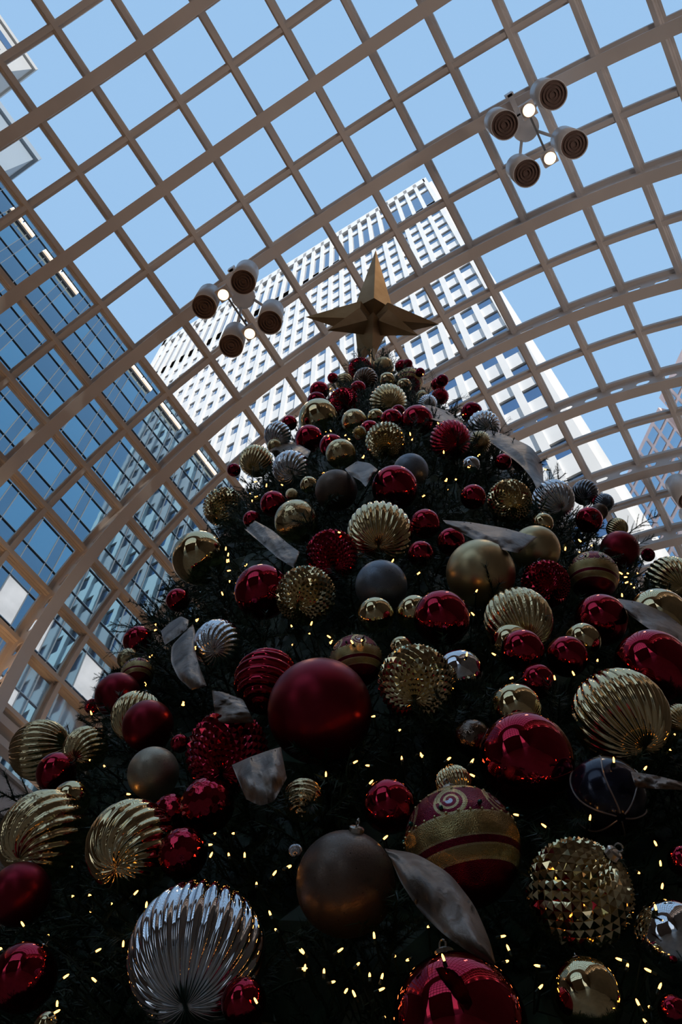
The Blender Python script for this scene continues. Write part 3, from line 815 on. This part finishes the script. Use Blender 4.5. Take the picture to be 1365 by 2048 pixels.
# ---- unit ball meshes
def grid_ball(fn, nu, nv):
    mb = MB(); vs = [(0, 0, fn(0, PI)*-1.0)]
    for i in range(1, nv):
        ph = PI * i / nv                       # from the bottom pole
        for k in range(nu):
            th = 2*PI*k/nu; r = fn(th, PI-ph)
            vs.append((r*math.sin(ph)*math.cos(th), r*math.sin(ph)*math.sin(th), -r*math.cos(ph)))
    vs.append((0, 0, fn(0, 0)))
    fs = [(0, 1+(k+1) % nu, 1+k) for k in range(nu)]
    for i in range(nv-2):
        for k in range(nu):
            a = 1+i*nu+k; b_ = 1+i*nu+(k+1) % nu
            fs.append((a, b_, b_+nu, a+nu))
    t = len(vs)-1; l = 1+(nv-2)*nu
    fs += [(l+k, l+(k+1) % nu, t) for k in range(nu)]
    mb.add(vs, fs); return mb
def flute_fn(n, amp, twist=0.0, sharp=1.0):
    def fn(th, ph):
        w = abs(math.sin((th*n + twist*ph*n)/2.0)) ** sharp
        return 1.0 - amp + amp*w*min(1.0, math.sin(ph)*2.2)
    return fn
def ring_fn(n, amp): return lambda th, ph: 1.0 - amp + amp*abs(math.sin(ph*n/2.0))
def stud_ball(n, h, twist=0.0):
    mb = MB(); rows = int(n*0.92)
    if rows % 2: rows += 1
    def pt(i, j, r=1.0):
        ph = PI*(i+0.35)/(rows+0.7); th = 2*PI*(j + 0.5*(i % 2))/n + twist*i
        return (r*math.sin(ph)*math.cos(th), r*math.sin(ph)*math.sin(th), -r*math.cos(ph))
    def q(i, j2, r=1.0):                       # j2 counts half steps around
        ph = PI*(i+0.35)/(rows+0.7); th = PI*j2/n + twist*i
        return (r*math.sin(ph)*math.cos(th), r*math.sin(ph)*math.sin(th), -r*math.cos(ph))
    base = 1.0 - h
    for i in range(rows-1):
        for j in range(n):
            c = 2*j + ((i+1) % 2)
            lo = q(i, c, base); hi = q(i+2, c, base); le = q(i+1, c-1, base); ri = q(i+1, c+1, base)
            sh = math.sin(PI*(i+1.35)/(rows+0.7)); ap = q(i+1, c, base + h*min(1.0, sh*1.5+0.1))
            mb.add([lo, ri, hi, le, ap], [(0,1,4),(1,2,4),(2,3,4),(3,0,4)])
    mb.lathe([(math.sin(PI*0.9/(rows+0.7)), -0.0), (0.01, 0.01)], n, (0, 0, -math.cos(PI*0.9/(rows+0.7))*base))
    mb.lathe([(0.01, 0.0), (math.sin(PI*0.9/(rows+0.7)), 0.01)], n, (0, 0, math.cos(PI*0.9/(rows+0.7))*base-0.02))
    return mb
def facet_ball():
    bm = bmesh.new(); bmesh.ops.create_icosphere(bm, subdivisions=3, radius=1.0)
    bm.faces.ensure_lookup_table(); mb = MB()
    for v in bm.verts:
        cs = [f.calc_center_median() for f in v.link_faces]
        n = v.co.normalized(); x = n.orthogonal().normalized(); y = n.cross(x)
        cs.sort(key=lambda c: math.atan2(c.dot(y), c.dot(x)))
        mb.add([c.normalized()*0.99 if False else c for c in cs], [tuple(range(len(cs)))])
    bm.free(); return mb
SHAPES = {
 'ball': (grid_ball(lambda a, b: 1.0, 48, 28), True),
 'flute': (grid_ball(flute_fn(28, 0.085, 0.0, 0.75), 168, 30), True),
 'swirl': (grid_ball(flute_fn(20, 0.095, 0.55, 0.75), 140, 36), True),
 'ring': (grid_ball(ring_fn(18, 0.085), 48, 108), True),
 'stud': (stud_ball(24, 0.07, 0.0), False),
 'scale': (stud_ball(30, 0.075, 0.09), False),
 'facet': (facet_ball(), False),
}
MESH = {}
def ball_mesh(kind, fin):
    sh = 'ball' if kind in ('band', 'navy') else kind
    if (kind, fin) not in MESH:
        mb, smooth = SHAPES[sh]
        me = mb.mesh('ball', M[fin] if fin in M else om(fin))
        if smooth: me.polygons.foreach_set('use_smooth', [True]*len(me.polygons))
        MESH[(kind, fin)] = me
    return MESH[(kind, fin)]
cap_mb = MB(); cap_mb.lathe([(0.155,0.95),(0.16,1.07),(0.13,1.10),(0.03,1.12)], 16); CAP = cap_mb.mesh('cap', M['cap'])
loop_mb = MB(); loop_mb.tube([(0.075*math.cos(a), 0, 1.175+0.075*math.sin(a)) for a in np.linspace(-PI/2, 1.5*PI, 15)], 0.018, 6, False)
LOOP = loop_mb.mesh('hanging_loop', M['cap'])
bead_mb = MB()
for zb, nb in ((0.18, 30), (0.72, 20)):
    rb = math.sqrt(1-zb*zb)
    for k in range(nb):
        a = 2*PI*k/nb; c = (rb*math.cos(a), rb*math.sin(a), zb)
        bead_mb.lathe([(0.006,-0.028),(0.024,-0.014),(0.028,0.0),(0.024,0.014),(0.006,0.028)], 6, c)
BEAD = bead_mb.mesh('bead_trim', M['bead'])
jewel_mb = MB()
for k in range(9):
    a = 2*PI*(k+0.5)/9; c = (math.sqrt(1-0.0484)*math.cos(a), math.sqrt(1-0.0484)*math.sin(a), 0.22+0.08)
    jewel_mb.lathe([(0.008,-0.04),(0.036,-0.02),(0.04,0),(0.036,0.02),(0.008,0.04)], 8, c)
JEWEL = jewel_mb.mesh('jewel_trim', M['jewel'])
cord_mb = MB()
for k in range(6):
    a = 2*PI*k/6 + 0.2
    cord_mb.tube([(1.01*math.sin(p)*math.cos(a+0.15*math.sin(2*p)), 1.01*math.sin(p)*math.sin(a+0.15*math.sin(2*p)), 1.01*math.cos(p)) for p in np.linspace(0.12, PI-0.12, 22)], 0.022, 6)
cord_mb.lathe([(0.36, 0.93), (0.33, 0.99), (0.05, 1.03)], 20)
CORD = cord_mb.mesh('cord_trim', M['silver_glitter'])
NAMES = {'ball': '%s_ball', 'stud': 'studded_%s_ball', 'flute': 'fluted_%s_ball', 'swirl': 'swirl_%s_ball', 'ring': 'ringed_%s_ball',
         'scale': 'scaled_%s_ball', 'facet': 'faceted_%s_ball', 'band': 'painted_ball', 'navy': 'navy_ball'}
CN = dict(red='red', dred='dark_red', gold='gold', silver='silver', taupe='brown', champ='champagne', grey='grey')
GN = {'ball': 'plain balls', 'stud': 'studded balls', 'flute': 'fluted balls', 'swirl': 'swirl-fluted balls', 'ring': 'ringed balls', 'scale': 'scaled balls', 'facet': 'faceted red balls', 'band': 'painted balls', 'navy': 'navy balls'}
for n_, o in enumerate(O):
    u, v, rp_, kind, fin, label = o[:6]; opt = o[6] if len(o) > 6 else {}
    nm = NAMES[kind]
    if '%s' in nm: nm = nm % CN[fin.split('_')[0]]
    c = Vector(OPOS[n_]); r = float(ORAD[n_])
    # ornaments hang close to upright, leaning a little outwards with the branch
    out = Vector((c.x - TAX, c.y - TAY, 0)); out = out.normalized() if out.length > 1e-3 else Vector((-1,0,0))
    if 'axis' in opt:
        ax = Vector(opt['axis'][0]*ROT[0] - opt['axis'][1]*ROT[1] - opt['axis'][2]*ROT[2])
    elif 'capup' in opt:
        ax = Vector(ray(*opt['capup'])*(T[n_]-0.2*r) - ray(u, v)*T[n_])
    else:
        ax = Vector((0, 0, 1)) - out*random.uniform(0.05, 0.45) + Vector((random.uniform(-.25,.25), random.uniform(-.25,.25), 0))
    if kind == 'band': ax = Vector((0,0,1)) + out*0.25 + Vector((random.uniform(-.15,.15), random.uniform(-.15,.15), 0))
    if kind == 'ring' and 'axis' not in opt: ax = Vector((0,0,1)) + Vector((random.uniform(-.2,.2), random.uniform(-.2,.2), 0))
    q = ax.normalized().to_track_quat('Z', 'Y') @ Matrix.Rotation(random.uniform(0, 6.28), 3, 'Z').to_quaternion()
    root = empty(nm, c); root.rotation_mode = 'QUATERNION'; root.rotation_quaternion = q
    sx = opt.get('sx', 1.0); root.scale = (r*sx, r*sx, r)
    tag(root, label, 'ornament', GN[kind] + ' on the tree')
    link_mesh('ball', ball_mesh(kind, fin), None, root)
    link_mesh('cap', CAP, None, root); link_mesh('hanging_loop', LOOP, None, root)
    if kind == 'band': tag(link_mesh('bead_trim', BEAD, None, root), kind='stuff'); tag(link_mesh('jewel_trim', JEWEL, None, root), kind='stuff')
    if kind == 'navy': link_mesh('cord_trim', CORD, None, root)

# ------------------------------------------------------------------ the star
def star():
    c0 = ray(747, 637); t0 = 13.2; C0 = c0*t0
    root = empty('tree_star', (C0[0], C0[1], C0[2]+EYE)); tag(root, 'aged brass many-pointed star on top of the tree', 'star')
    spikes = [(752,500,0.95,0.30),(611,634,0.12,0.26),(879,649,0.12,0.26),(655,661,-0.42,0.21),(838,671,-0.42,0.21),
              (667,616,0.55,0.2),(816,623,0.55,0.2),(718,732,0.30,0.24)]
    for (u, v, dt, w) in spikes:
        tip = Vector(ray(u, v)*(t0+dt) - C0); ln = tip.length; dirv = tip/ln
        view = Vector(-c0); side_ = dirv.cross(view)
        side_ = side_.normalized() if side_.length > 1e-3 else Vector(ROT[0]); up_ = side_.cross(dirv).normalized()
        b0 = dirv*(0.05 if v == 724 else 0.20)
        ring_ = [b0 + side_*w, b0 + up_*w*0.8, b0 - side_*w, b0 - up_*w*0.8]
        mb = MB(); mb.add([tip] + ring_ + [Vector((0,0,0))], [(0,1,2),(0,2,3),(0,3,4),(0,4,1),(5,2,1),(5,3,2),(5,4,3),(5,1,4)])
        mb.build('spike', M['brass'], root)
    kq = [Vector(ray(u, v)*(t0+dt) - C0) for (u, v, dt) in ((747,624,-0.36),(711,657,-0.02),(744,724,-0.10),(777,658,-0.02),(745,650,0.45))]
    mb = MB(); mb.add(kq, [(0,1,2),(0,2,3),(1,0,4),(0,3,4),(2,1,4),(3,2,4)]); mb.build('front_spike', M['brass'], root)
    p1 = Vector((TAX, TAY, 11.2)) - Vector(C0)
    mb = MB(); mb.tube([p1*0.55, p1*0.8, p1], 0.035, 10); mb.build('pole', M['brass'], root)
star()

# ------------------------------------------------------------------ ribbons
def ribbon(label, A, B, lift, curl=0.05, seed=0):
    rs = np.random.RandomState(seed); n, m_ = 30, 9
    def res(L):
        L = np.array(L, float); s = np.r_[0, np.cumsum(np.hypot(*np.diff(L, axis=0).T))]; s /= s[-1]
        q = np.linspace(0, 1, n); return np.c_[np.interp(q, s, L[:,0]), np.interp(q, s, L[:,1])]
    def smooth(a):
        b_ = a.copy()
        for _ in range(3): b_[1:-1] = (b_[:-2] + 2*b_[1:-1] + b_[2:])/4
        return b_
    a, b_ = smooth(res(A)), smooth(res(B)); grid = []
    tA = smooth(np.array([[tree_depth(*p), 0] for p in a]))[:,0]; tB = smooth(np.array([[tree_depth(*p), 0] for p in b_]))[:,0]
    ph = rs.uniform(0, 6, 4)
    for i in range(n):
        for k in range(m_):
            w = k/(m_-1.0); p = a[i]*(1-w) + b_[i]*w; s_ = i/(n-1.0)
            t = tA[i]*(1-w) + tB[i]*w - lift - curl*math.sin(PI*w)
            t += 0.012*math.sin(9*s_*1.3 + 5*w + ph[0]) + 0.007*math.sin(14*s_ - 13*w + ph[1]) + 0.004*math.sin(31*s_ + 21*w + ph[2]) + rs.uniform(-.005, .005)
            t += 0.05*(abs(2*s_-1))**4                        # ends tuck back into the tree
            grid.append(at(p[0], p[1], t))
    ctr = np.mean(grid, axis=0); mb = MB(); fs = []
    vs = [g - ctr for g in grid]; vw = ray(*a[n//2])
    vs2 = [g - ctr + vw*0.004 for g in grid]; nn = n*m_
    for i in range(n-1):
        for k in range(m_-1):
            q = (i*m_+k, i*m_+k+1, (i+1)*m_+k+1, (i+1)*m_+k); fs.append(q); fs.append(tuple(nn+x for x in q[::-1]))
    for i in range(n-1):
        for k in (0, m_-1): fs.append((i*m_+k, (i+1)*m_+k, nn+(i+1)*m_+k, nn+i*m_+k))
    for k in range(m_-1):
        for i in (0, n-1): fs.append((i*m_+k, i*m_+k+1, nn+i*m_+k+1, nn+i*m_+k))
    mb.add(vs + vs2, fs); o = mb.build('ribbon', M['ribbon'], None, True); o.location = ctr
    tag(o, label, 'ribbon', 'taupe ribbons on the tree')
ribbon('wide taupe ribbon arching over the right outline near the top', [(932,862),(985,860),(1030,878),(1064,893),(1086,925),(1088,968)], [(938,872),(975,880),(1010,905),(1042,930),(1066,958),(1074,978)], 0.42, 0.08, 1)
ribbon('short taupe ribbon below the small silver fluted ball near the top', [(830,812),(860,810),(895,822),(928,842)], [(852,834),(875,842),(903,846),(926,848)], 0.40, 0.06, 2)
ribbon('flat taupe ribbon slanting left of the red studded ball', [(510,1041),(545,1060),(575,1086),(600,1104)], [(489,1058),(522,1086),(556,1116),(588,1136)], 0.30, 0.03, 3)
ribbon('crumpled taupe ribbon right of the brown glitter ball at upper centre', [(690,938),(715,922),(740,926),(757,940)], [(700,950),(722,962),(732,975),(745,950)], 0.34, 0.05, 4)
ribbon('broad silvery ribbon draped over the matte gold ball', [(886,1040),(940,1044),(1010,1056),(1076,1074)], [(900,1054),(950,1080),(1000,1098),(1036,1106)], 0.42, 0.06, 5)
ribbon('crumpled ribbon curl left of the silver-brown swirl ball', [(386,1248),(392,1268),(390,1300),(398,1330),(414,1372)], [(362,1272),(343,1292),(342,1325),(358,1358),(384,1380)], 0.22, 0.06, 6)
ribbon('small folded ribbon loop above the crumpled curl at left', [(322,1262),(340,1245),(362,1232),(378,1240)], [(330,1290),(348,1278),(362,1268),(376,1256)], 0.20, 0.05, 7)
ribbon('pale ribbon tail above the large red studded ball', [(424,1380),(428,1412),(432,1446)], [(446,1384),(486,1398),(510,1446)], 0.26, 0.05, 8)
ribbon('folded ribbon in front of the large red studded ball', [(464,1530),(500,1514),(540,1500),(562,1494)], [(492,1598),(520,1612),(548,1604),(574,1556)], 0.30, 0.07, 9)
ribbon('long twisted ribbon right of the brown glitter ball at the bottom', [(770,1697),(832,1706),(900,1746),(950,1810),(980,1880),(992,1926)], [(784,1722),(800,1762),(838,1820),(886,1868),(940,1906),(988,1930)], 0.34, 0.06, 10)
ribbon('grey ribbon at the right edge below the mirror gold ball', [(1236,1197),(1280,1204),(1330,1224),(1372,1258)], [(1258,1228),(1296,1256),(1336,1276),(1372,1296)], 0.30, 0.05, 11)
ribbon('narrow ribbon tail at the right edge beside the navy ball', [(1262,1543),(1310,1550),(1372,1566)], [(1272,1576),(1318,1578),(1372,1580)], 0.26, 0.03, 12)
ribbon('dull ribbon behind the silver swirl ball at upper left', [(540,900),(565,886),(590,884),(622,902)], [(552,916),(572,902),(598,902),(616,916)], 0.12, 0.03, 13)

# ------------------------------------------------------------------ fir foliage
def branch_mesh(seed, L=0.75, n_a=76, n_b=86, nw=0.0019):
    rs = np.random.RandomState(seed); mb = MB(); vs = []; fs = []
    def needles(p0, p1, n, ln):
        p0, p1 = np.array(p0), np.array(p1); ax = p1-p0; la = np.linalg.norm(ax); ax = ax/la
        x = np.cross(ax, [0.3, 0.2, 1]); x /= np.linalg.norm(x); y = np.cross(ax, x)
        for q in range(n):
            b_ = p0 + ax*la*rs.uniform(0, 1.0); an = rs.uniform(0, 2*PI); sd = x*math.cos(an) + y*math.sin(an)
            d_ = sd*0.78 + ax*rs.uniform(0.35, 0.8); d_ /= np.linalg.norm(d_); l_ = ln*rs.uniform(0.7, 1.15)
            wv = np.cross(d_, ax); wv /= np.linalg.norm(wv)
            k = len(vs); vs.extend([b_ - wv*nw, b_ + wv*nw, b_ + d_*l_]); fs.append((k, k+1, k+2))
    stem = [(L*s_, 0.02*math.sin(5*s_+seed), -0.10*L*s_*s_) for s_ in np.linspace(0, 1, 6)]
    mb.tube(stem, [0.012,0.010,0.008,0.006,0.005,0.003], 5)
    for i in range(2, 5): needles(stem[i], stem[i+1], n_a, 0.042)
    for q in range(11):
        s_ = 0.22 + 0.74*q/11; i = min(4, int(s_*5)); base = np.array(stem[i]) + (np.array(stem[i+1])-np.array(stem[i]))*(s_*5-i)
        sg = 1 if q % 2 else -1; tl = (0.30 - 0.18*s_)*rs.uniform(0.8, 1.2)
        tip = base + np.array([tl*0.72, sg*tl*0.62, rs.uniform(-0.10, 0.12)])
        mb.tube([base, (base+tip)/2 + np.array([0,0,0.01]), tip], [0.004,0.003,0.002], 4); needles(base, tip, n_b, 0.038)
    mb.add(vs, fs)
    return mb
tree = empty('christmas_tree', (TAX, TAY, 0)); tag(tree, 'tall dark green artificial fir under the star, hung with red, gold and silver balls', 'tree')
mb = MB(); mb.tube([(0,0,0), (0,0,6), (0,0,13.2)], [0.16, 0.11, 0.04], 12); mb.build('trunk', M['bark'], tree)
# dense inner greenery: a lumpy cone well inside the branch tips
mb = MB(); nz_, na = 60, 72; vs = []
for i in range(nz_+1):
    z = 0.3 + (13.3-0.3)*i/nz_
    for k in range(na):
        r = max(0.02, float(prof(z-EYE))*0.86 - 0.05) * (1 + 0.05*math.sin(7*k*2*PI/na + 3*z) + RNG.uniform(-0.06, 0.06))
        vs.append((r*math.cos(2*PI*k/na), r*math.sin(2*PI*k/na), z + RNG.uniform(-.05, .05)))
fs = []
for i in range(nz_):
    for k in range(na): fs.append((i*na+k, i*na+(k+1) % na, (i+1)*na+(k+1) % na, (i+1)*na+k))
mb.add(vs, fs); mb.build('inner_greenery', M['needle'], tree)
BV = [branch_mesh(s_) for s_ in range(7)] + [branch_mesh(20+s_, 0.6, 24, 26, 0.0040) for s_ in range(3)]
BME = [b_.mesh('branch', M['needle']) for b_ in BV]
spots = []
camaz = math.atan2(-TAY, -TAX)
for q in range(1400):
    z = -1.0 + 12.9*(1 - math.sqrt(RNG.uniform(0, 1)))*1.0
    a = camaz + RNG.uniform(-1.75, 1.75) if q < 1250 else RNG.uniform(0, 2*PI)
    r = float(prof(z)); sc_ = 0.62 + 0.30*min(1.0, r/2.0)
    tipr = r - RNG.uniform(-0.10, 0.16)*min(1, r/0.8); L_ = 0.75*sc_
    tilt = RNG.uniform(-0.35, 0.25); base_r = max(0.0, tipr - L_*math.cos(tilt))
    spots.append((z, a, base_r, tilt, sc_, RNG.uniform(-0.4, 0.4), RNG.randint(0, 7), RNG.uniform(-0.9, 0.9)))
for q in range(1300):                             # short inner sprays that close the gaps
    z = -1.0 + 12.9*(1 - math.sqrt(RNG.uniform(0, 1)))
    a = camaz + RNG.uniform(-1.9, 1.9); r = float(prof(z)); sc_ = 0.55 + 0.35*min(1.0, r/2.0)
    spots.append((z, a, r*0.80, RNG.uniform(-1.3, 1.3), sc_, RNG.choice([-1, 1])*RNG.uniform(0.5, 1.4), RNG.randint(7, 10), RNG.uniform(-3, 3)))
# sprigs that stick out of the outline in the photograph
def sprig(u0, v0, u1, v1, sc_=0.6):
    return (u0, v0, u1, v1, sc_)
SPR = [(330,1235,292,1196),(300,1262,228,1246),(290,1310,222,1300),(262,1352,196,1350),(870,775,862,742),(905,800,938,792),(1235,1085,1306,1030),(1250,1110,1300,1072),
       (1085,985,1112,940),(150,1600,80,1592),(520,905,500,880),(1000,860,1020,838),(700,745,684,738),(1210,1030,1230,1010),(230,1410,170,1400),(205,1440,160,1428)]
def bmat(z, a, base_r, tilt, sc_, yaw, roll):
    return (Matrix.Translation((base_r*math.cos(a), base_r*math.sin(a), z+EYE)) @ Matrix.Rotation(a, 4, 'Z') @ Matrix.Rotation(yaw, 4, 'Z')
            @ Matrix.Rotation(-tilt, 4, 'Y') @ Matrix.Rotation(roll, 4, 'X') @ Matrix.Scale(sc_, 4))
allb = []
for (u0, v0, u1, v1) in SPR:
    t_ = tree_depth(u0, v0) + 0.02; p0 = at(u0, v0, t_); p1 = at(u1, v1, t_); dv = Vector(p1-p0); L_ = dv.length*1.12
    mt4 = Matrix.Translation(Vector(p0) - Vector((TAX, TAY, 0))) @ dv.to_track_quat('X', 'Z').to_matrix().to_4x4() @ Matrix.Scale(L_/0.75, 4)
    allb.append((0.0, mt4, random.randint(0, 6)))
for s_ in spots:
    mt4 = bmat(*s_[:6], s_[7]); tip = mt4 @ Vector((0.6, 0, 0)) + Vector((TAX, TAY, 0))
    vis = in_frame(tip, 30) and abs(((s_[1]-camaz+PI) % (2*PI)) - PI) < 1.5
    allb.append((0.5 + math.dist(tip, (0,0,EYE)) if vis and s_[6] < 7 else 100 + s_[0], mt4, s_[6]))
allb.sort(key=lambda q: q[0])
restv, restf, off = [], [], 0
for n_, (_, mt4, vi) in enumerate(allb):
    if n_ < 300:
        o = link_mesh('branch', BME[vi], None, tree); o.matrix_local = mt4
    else:
        V_ = np.array(BV[vi].v); A_ = np.array(mt4); V_ = V_ @ A_[:3,:3].T + A_[:3,3]
        restv.extend(V_.tolist()); restf.extend([tuple(i+off for i in f) for f in BV[vi].f]); off += len(V_)
me = bpy.data.meshes.new('upper_branches'); me.from_pydata(restv, [], restf); me.update(); me.materials.append(M['needle'])
tag(link_mesh('upper_branches', me, None, tree), kind='stuff')

# ------------------------------------------------------------------ string lights
def conv(L, s_, ox, oy): return [(ox + x/s_, oy + y/s_) for x, y in L]
BL = []
BL += conv([(945,237),(1030,235),(925,285),(930,330),(1008,330),(1078,332),(315,383),(318,512),(393,507),(400,578),(100,635),(212,685),(432,750),(415,880),(543,722),(1275,383),(1130,458),(1190,588),(1216,660),(1335,755),(1340,830),(252,985),(290,865),(5,745),(598,497),(490,545),(645,550),(1127,972),(1210,410),(250,1020)], 2.2016, 0, 1560)
BL += conv([(30,293),(75,583),(205,577),(85,638),(150,650),(180,685),(265,625),(225,715),(252,725),(347,667),(320,528),(435,610),(390,597),(355,805),(345,710),(803,118),(897,155),(1053,128),(1292,283),(1217,314),(1298,360),(1275,432),(757,530),(775,570),(770,615),(875,630),(885,702),(1152,608),(1240,818),(1215,755),(1250,645),(505,497),(1275,215),(555,603),(305,663),(1180,630),(1255,770),(1290,700)], 1.6957, 560, 1560)
BL += conv([(455,22),(640,10),(848,372),(973,440),(758,595),(615,655),(985,580),(1080,562),(820,612),(1213,580),(1328,595),(905,963),(835,693),(1330,660)], 2.4375, 400, 1280)
BL += conv([(545,185),(840,162),(10,577),(105,557),(237,575),(350,585),(1187,620),(1035,580),(1328,458),(1310,530)], 2.416, 800, 1280)
BL += conv([(435,190),(485,207),(557,205),(745,150),(410,245),(437,258),(420,275),(815,420),(390,570),(680,880),(770,895),(780,920),(605,933),(157,947),(105,1200),(875,920),(920,910),(1060,550),(1200,255),(1180,605),(313,550),(170,820),(927,77),(300,495),(690,835),(600,848)], 2.275, 320, 880)
BL += conv([(265,187),(310,183),(270,230),(157,257),(495,15),(415,72),(370,125),(628,105),(820,508),(885,525),(945,492),(888,470),(1080,622),(1110,622),(1155,622),(1100,640),(1105,665),(1125,672),(1140,690),(1085,725),(388,812),(135,622),(570,1110),(770,1110),(360,1000),(970,1030),(487,1000),(405,705)], 2.333, 780, 880)
BL += conv([(430,405),(395,380),(1300,235),(580,870),(545,830),(715,1045),(350,795),(400,790),(375,840),(1175,820),(1190,880)], 4.875, 580, 700)
BL += conv([(485,500),(380,560),(260,577),(780,760),(310,840),(635,865),(535,975),(1040,940),(330,1095),(420,1085),(1235,995),(20,730)], 4.55, 820, 720)
BL += conv([(475,720),(470,770),(430,990),(830,680),(808,925),(1045,458),(1245,215),(1100,262),(1108,350),(388,1235),(1095,125),(1085,180)], 4.266, 200, 1080)
BL += conv([(895,555),(710,460),(445,600),(440,830),(510,860),(625,995),(735,323)], 2.4375, 0, 1180)
bulb_mb = MB(); bulb_mb.lathe([(0.0012,-0.0125),(0.0034,-0.009),(0.0040,0.0),(0.0034,0.007),(0.0012,0.012)], 8)
BULB = bulb_mb.mesh('bulb', M['bulb']); BULB.polygons.foreach_set('use_smooth', [True]*len(BULB.polygons))
sock_mb = MB(); sock_mb.lathe([(0.0035,-0.028),(0.005,-0.026),(0.005,-0.010),(0.0035,-0.009)], 8); SOCK = sock_mb.mesh('socket', M['wire'])
bands = [(700, 905, 'string of tiny warm bulbs among the balls near the star'), (905, 1090, 'string of tiny warm bulbs around the upper red and gold balls'),
         (1090, 1290, 'string of tiny warm bulbs at the level of the big matte gold ball'), (1290, 1560, 'string of tiny warm bulbs around the huge matte red ball'),
         (1560, 1800, 'string of tiny warm bulbs at the level of the big brown glitter ball'), (1800, 2060, 'string of tiny warm bulbs along the bottom of the picture')]
for (ya, yb, label) in bands:
    pts = [p for p in BL if ya <= p[1] < yb]
    if not pts: continue
    cur = min(pts); order = [cur]; left = set(pts) - {cur}
    while left:
        cur = min(left, key=lambda p: math.dist(p, cur)); left.discard(cur); order.append(cur)
    P3 = []
    for (u, v) in order:
        t = tree_depth(u, v) - 0.03
        dv = ray(u, v)
        for _ in range(40):                                     # keep clear of the balls
            p = at(u, v, t); dd = np.linalg.norm(OPOS - p, axis=1) - ORAD
            if dd.min() > 0.012:
                # also not hidden behind a ball
                w = OPOS - np.array([0,0,EYE]); tt = w @ dv; off_ = np.linalg.norm(w - tt[:,None]*dv, axis=1)
                if not np.any((off_ < ORAD) & (tt < t)): break
            t -= 0.02
        P3.append(at(u, v, t))
    c = np.mean(P3, axis=0); root = empty('string_of_lights', c); tag(root, label, 'string lights', 'string lights on the tree')
    for p in P3:
        o = link_mesh('bulb', BULB, None, root); o.location = Vector(p - c)
        o.rotation_euler = (random.uniform(-1.2, 1.2), random.uniform(-1.2, 1.2), random.uniform(0, 6))
        k = 0.36 + 0.13*min(6.0, np.linalg.norm(p - np.array([0,0,EYE]))); o.scale = (k, k, k)
        link_mesh('socket', SOCK, None, o)
    mb = MB()
    for a, b_ in zip(P3[:-1], P3[1:]):
        ax_ = Vector((TAX, TAY, 0)); pa, pb = Vector(a), Vector(b_)
        md = (pa+pb)/2; inn = Vector((TAX-md.x, TAY-md.y, 0)).normalized()
        k = min(0.35, 0.12 + 0.25*(pa-pb).length)
        mb.tube([pa - Vector(c), pa + inn*0.08 - Vector(c), md + inn*k - Vector(c), pb + inn*0.08 - Vector(c), pb - Vector(c)], 0.0022, 5)
    mb.build('wire', M['wire'], root)
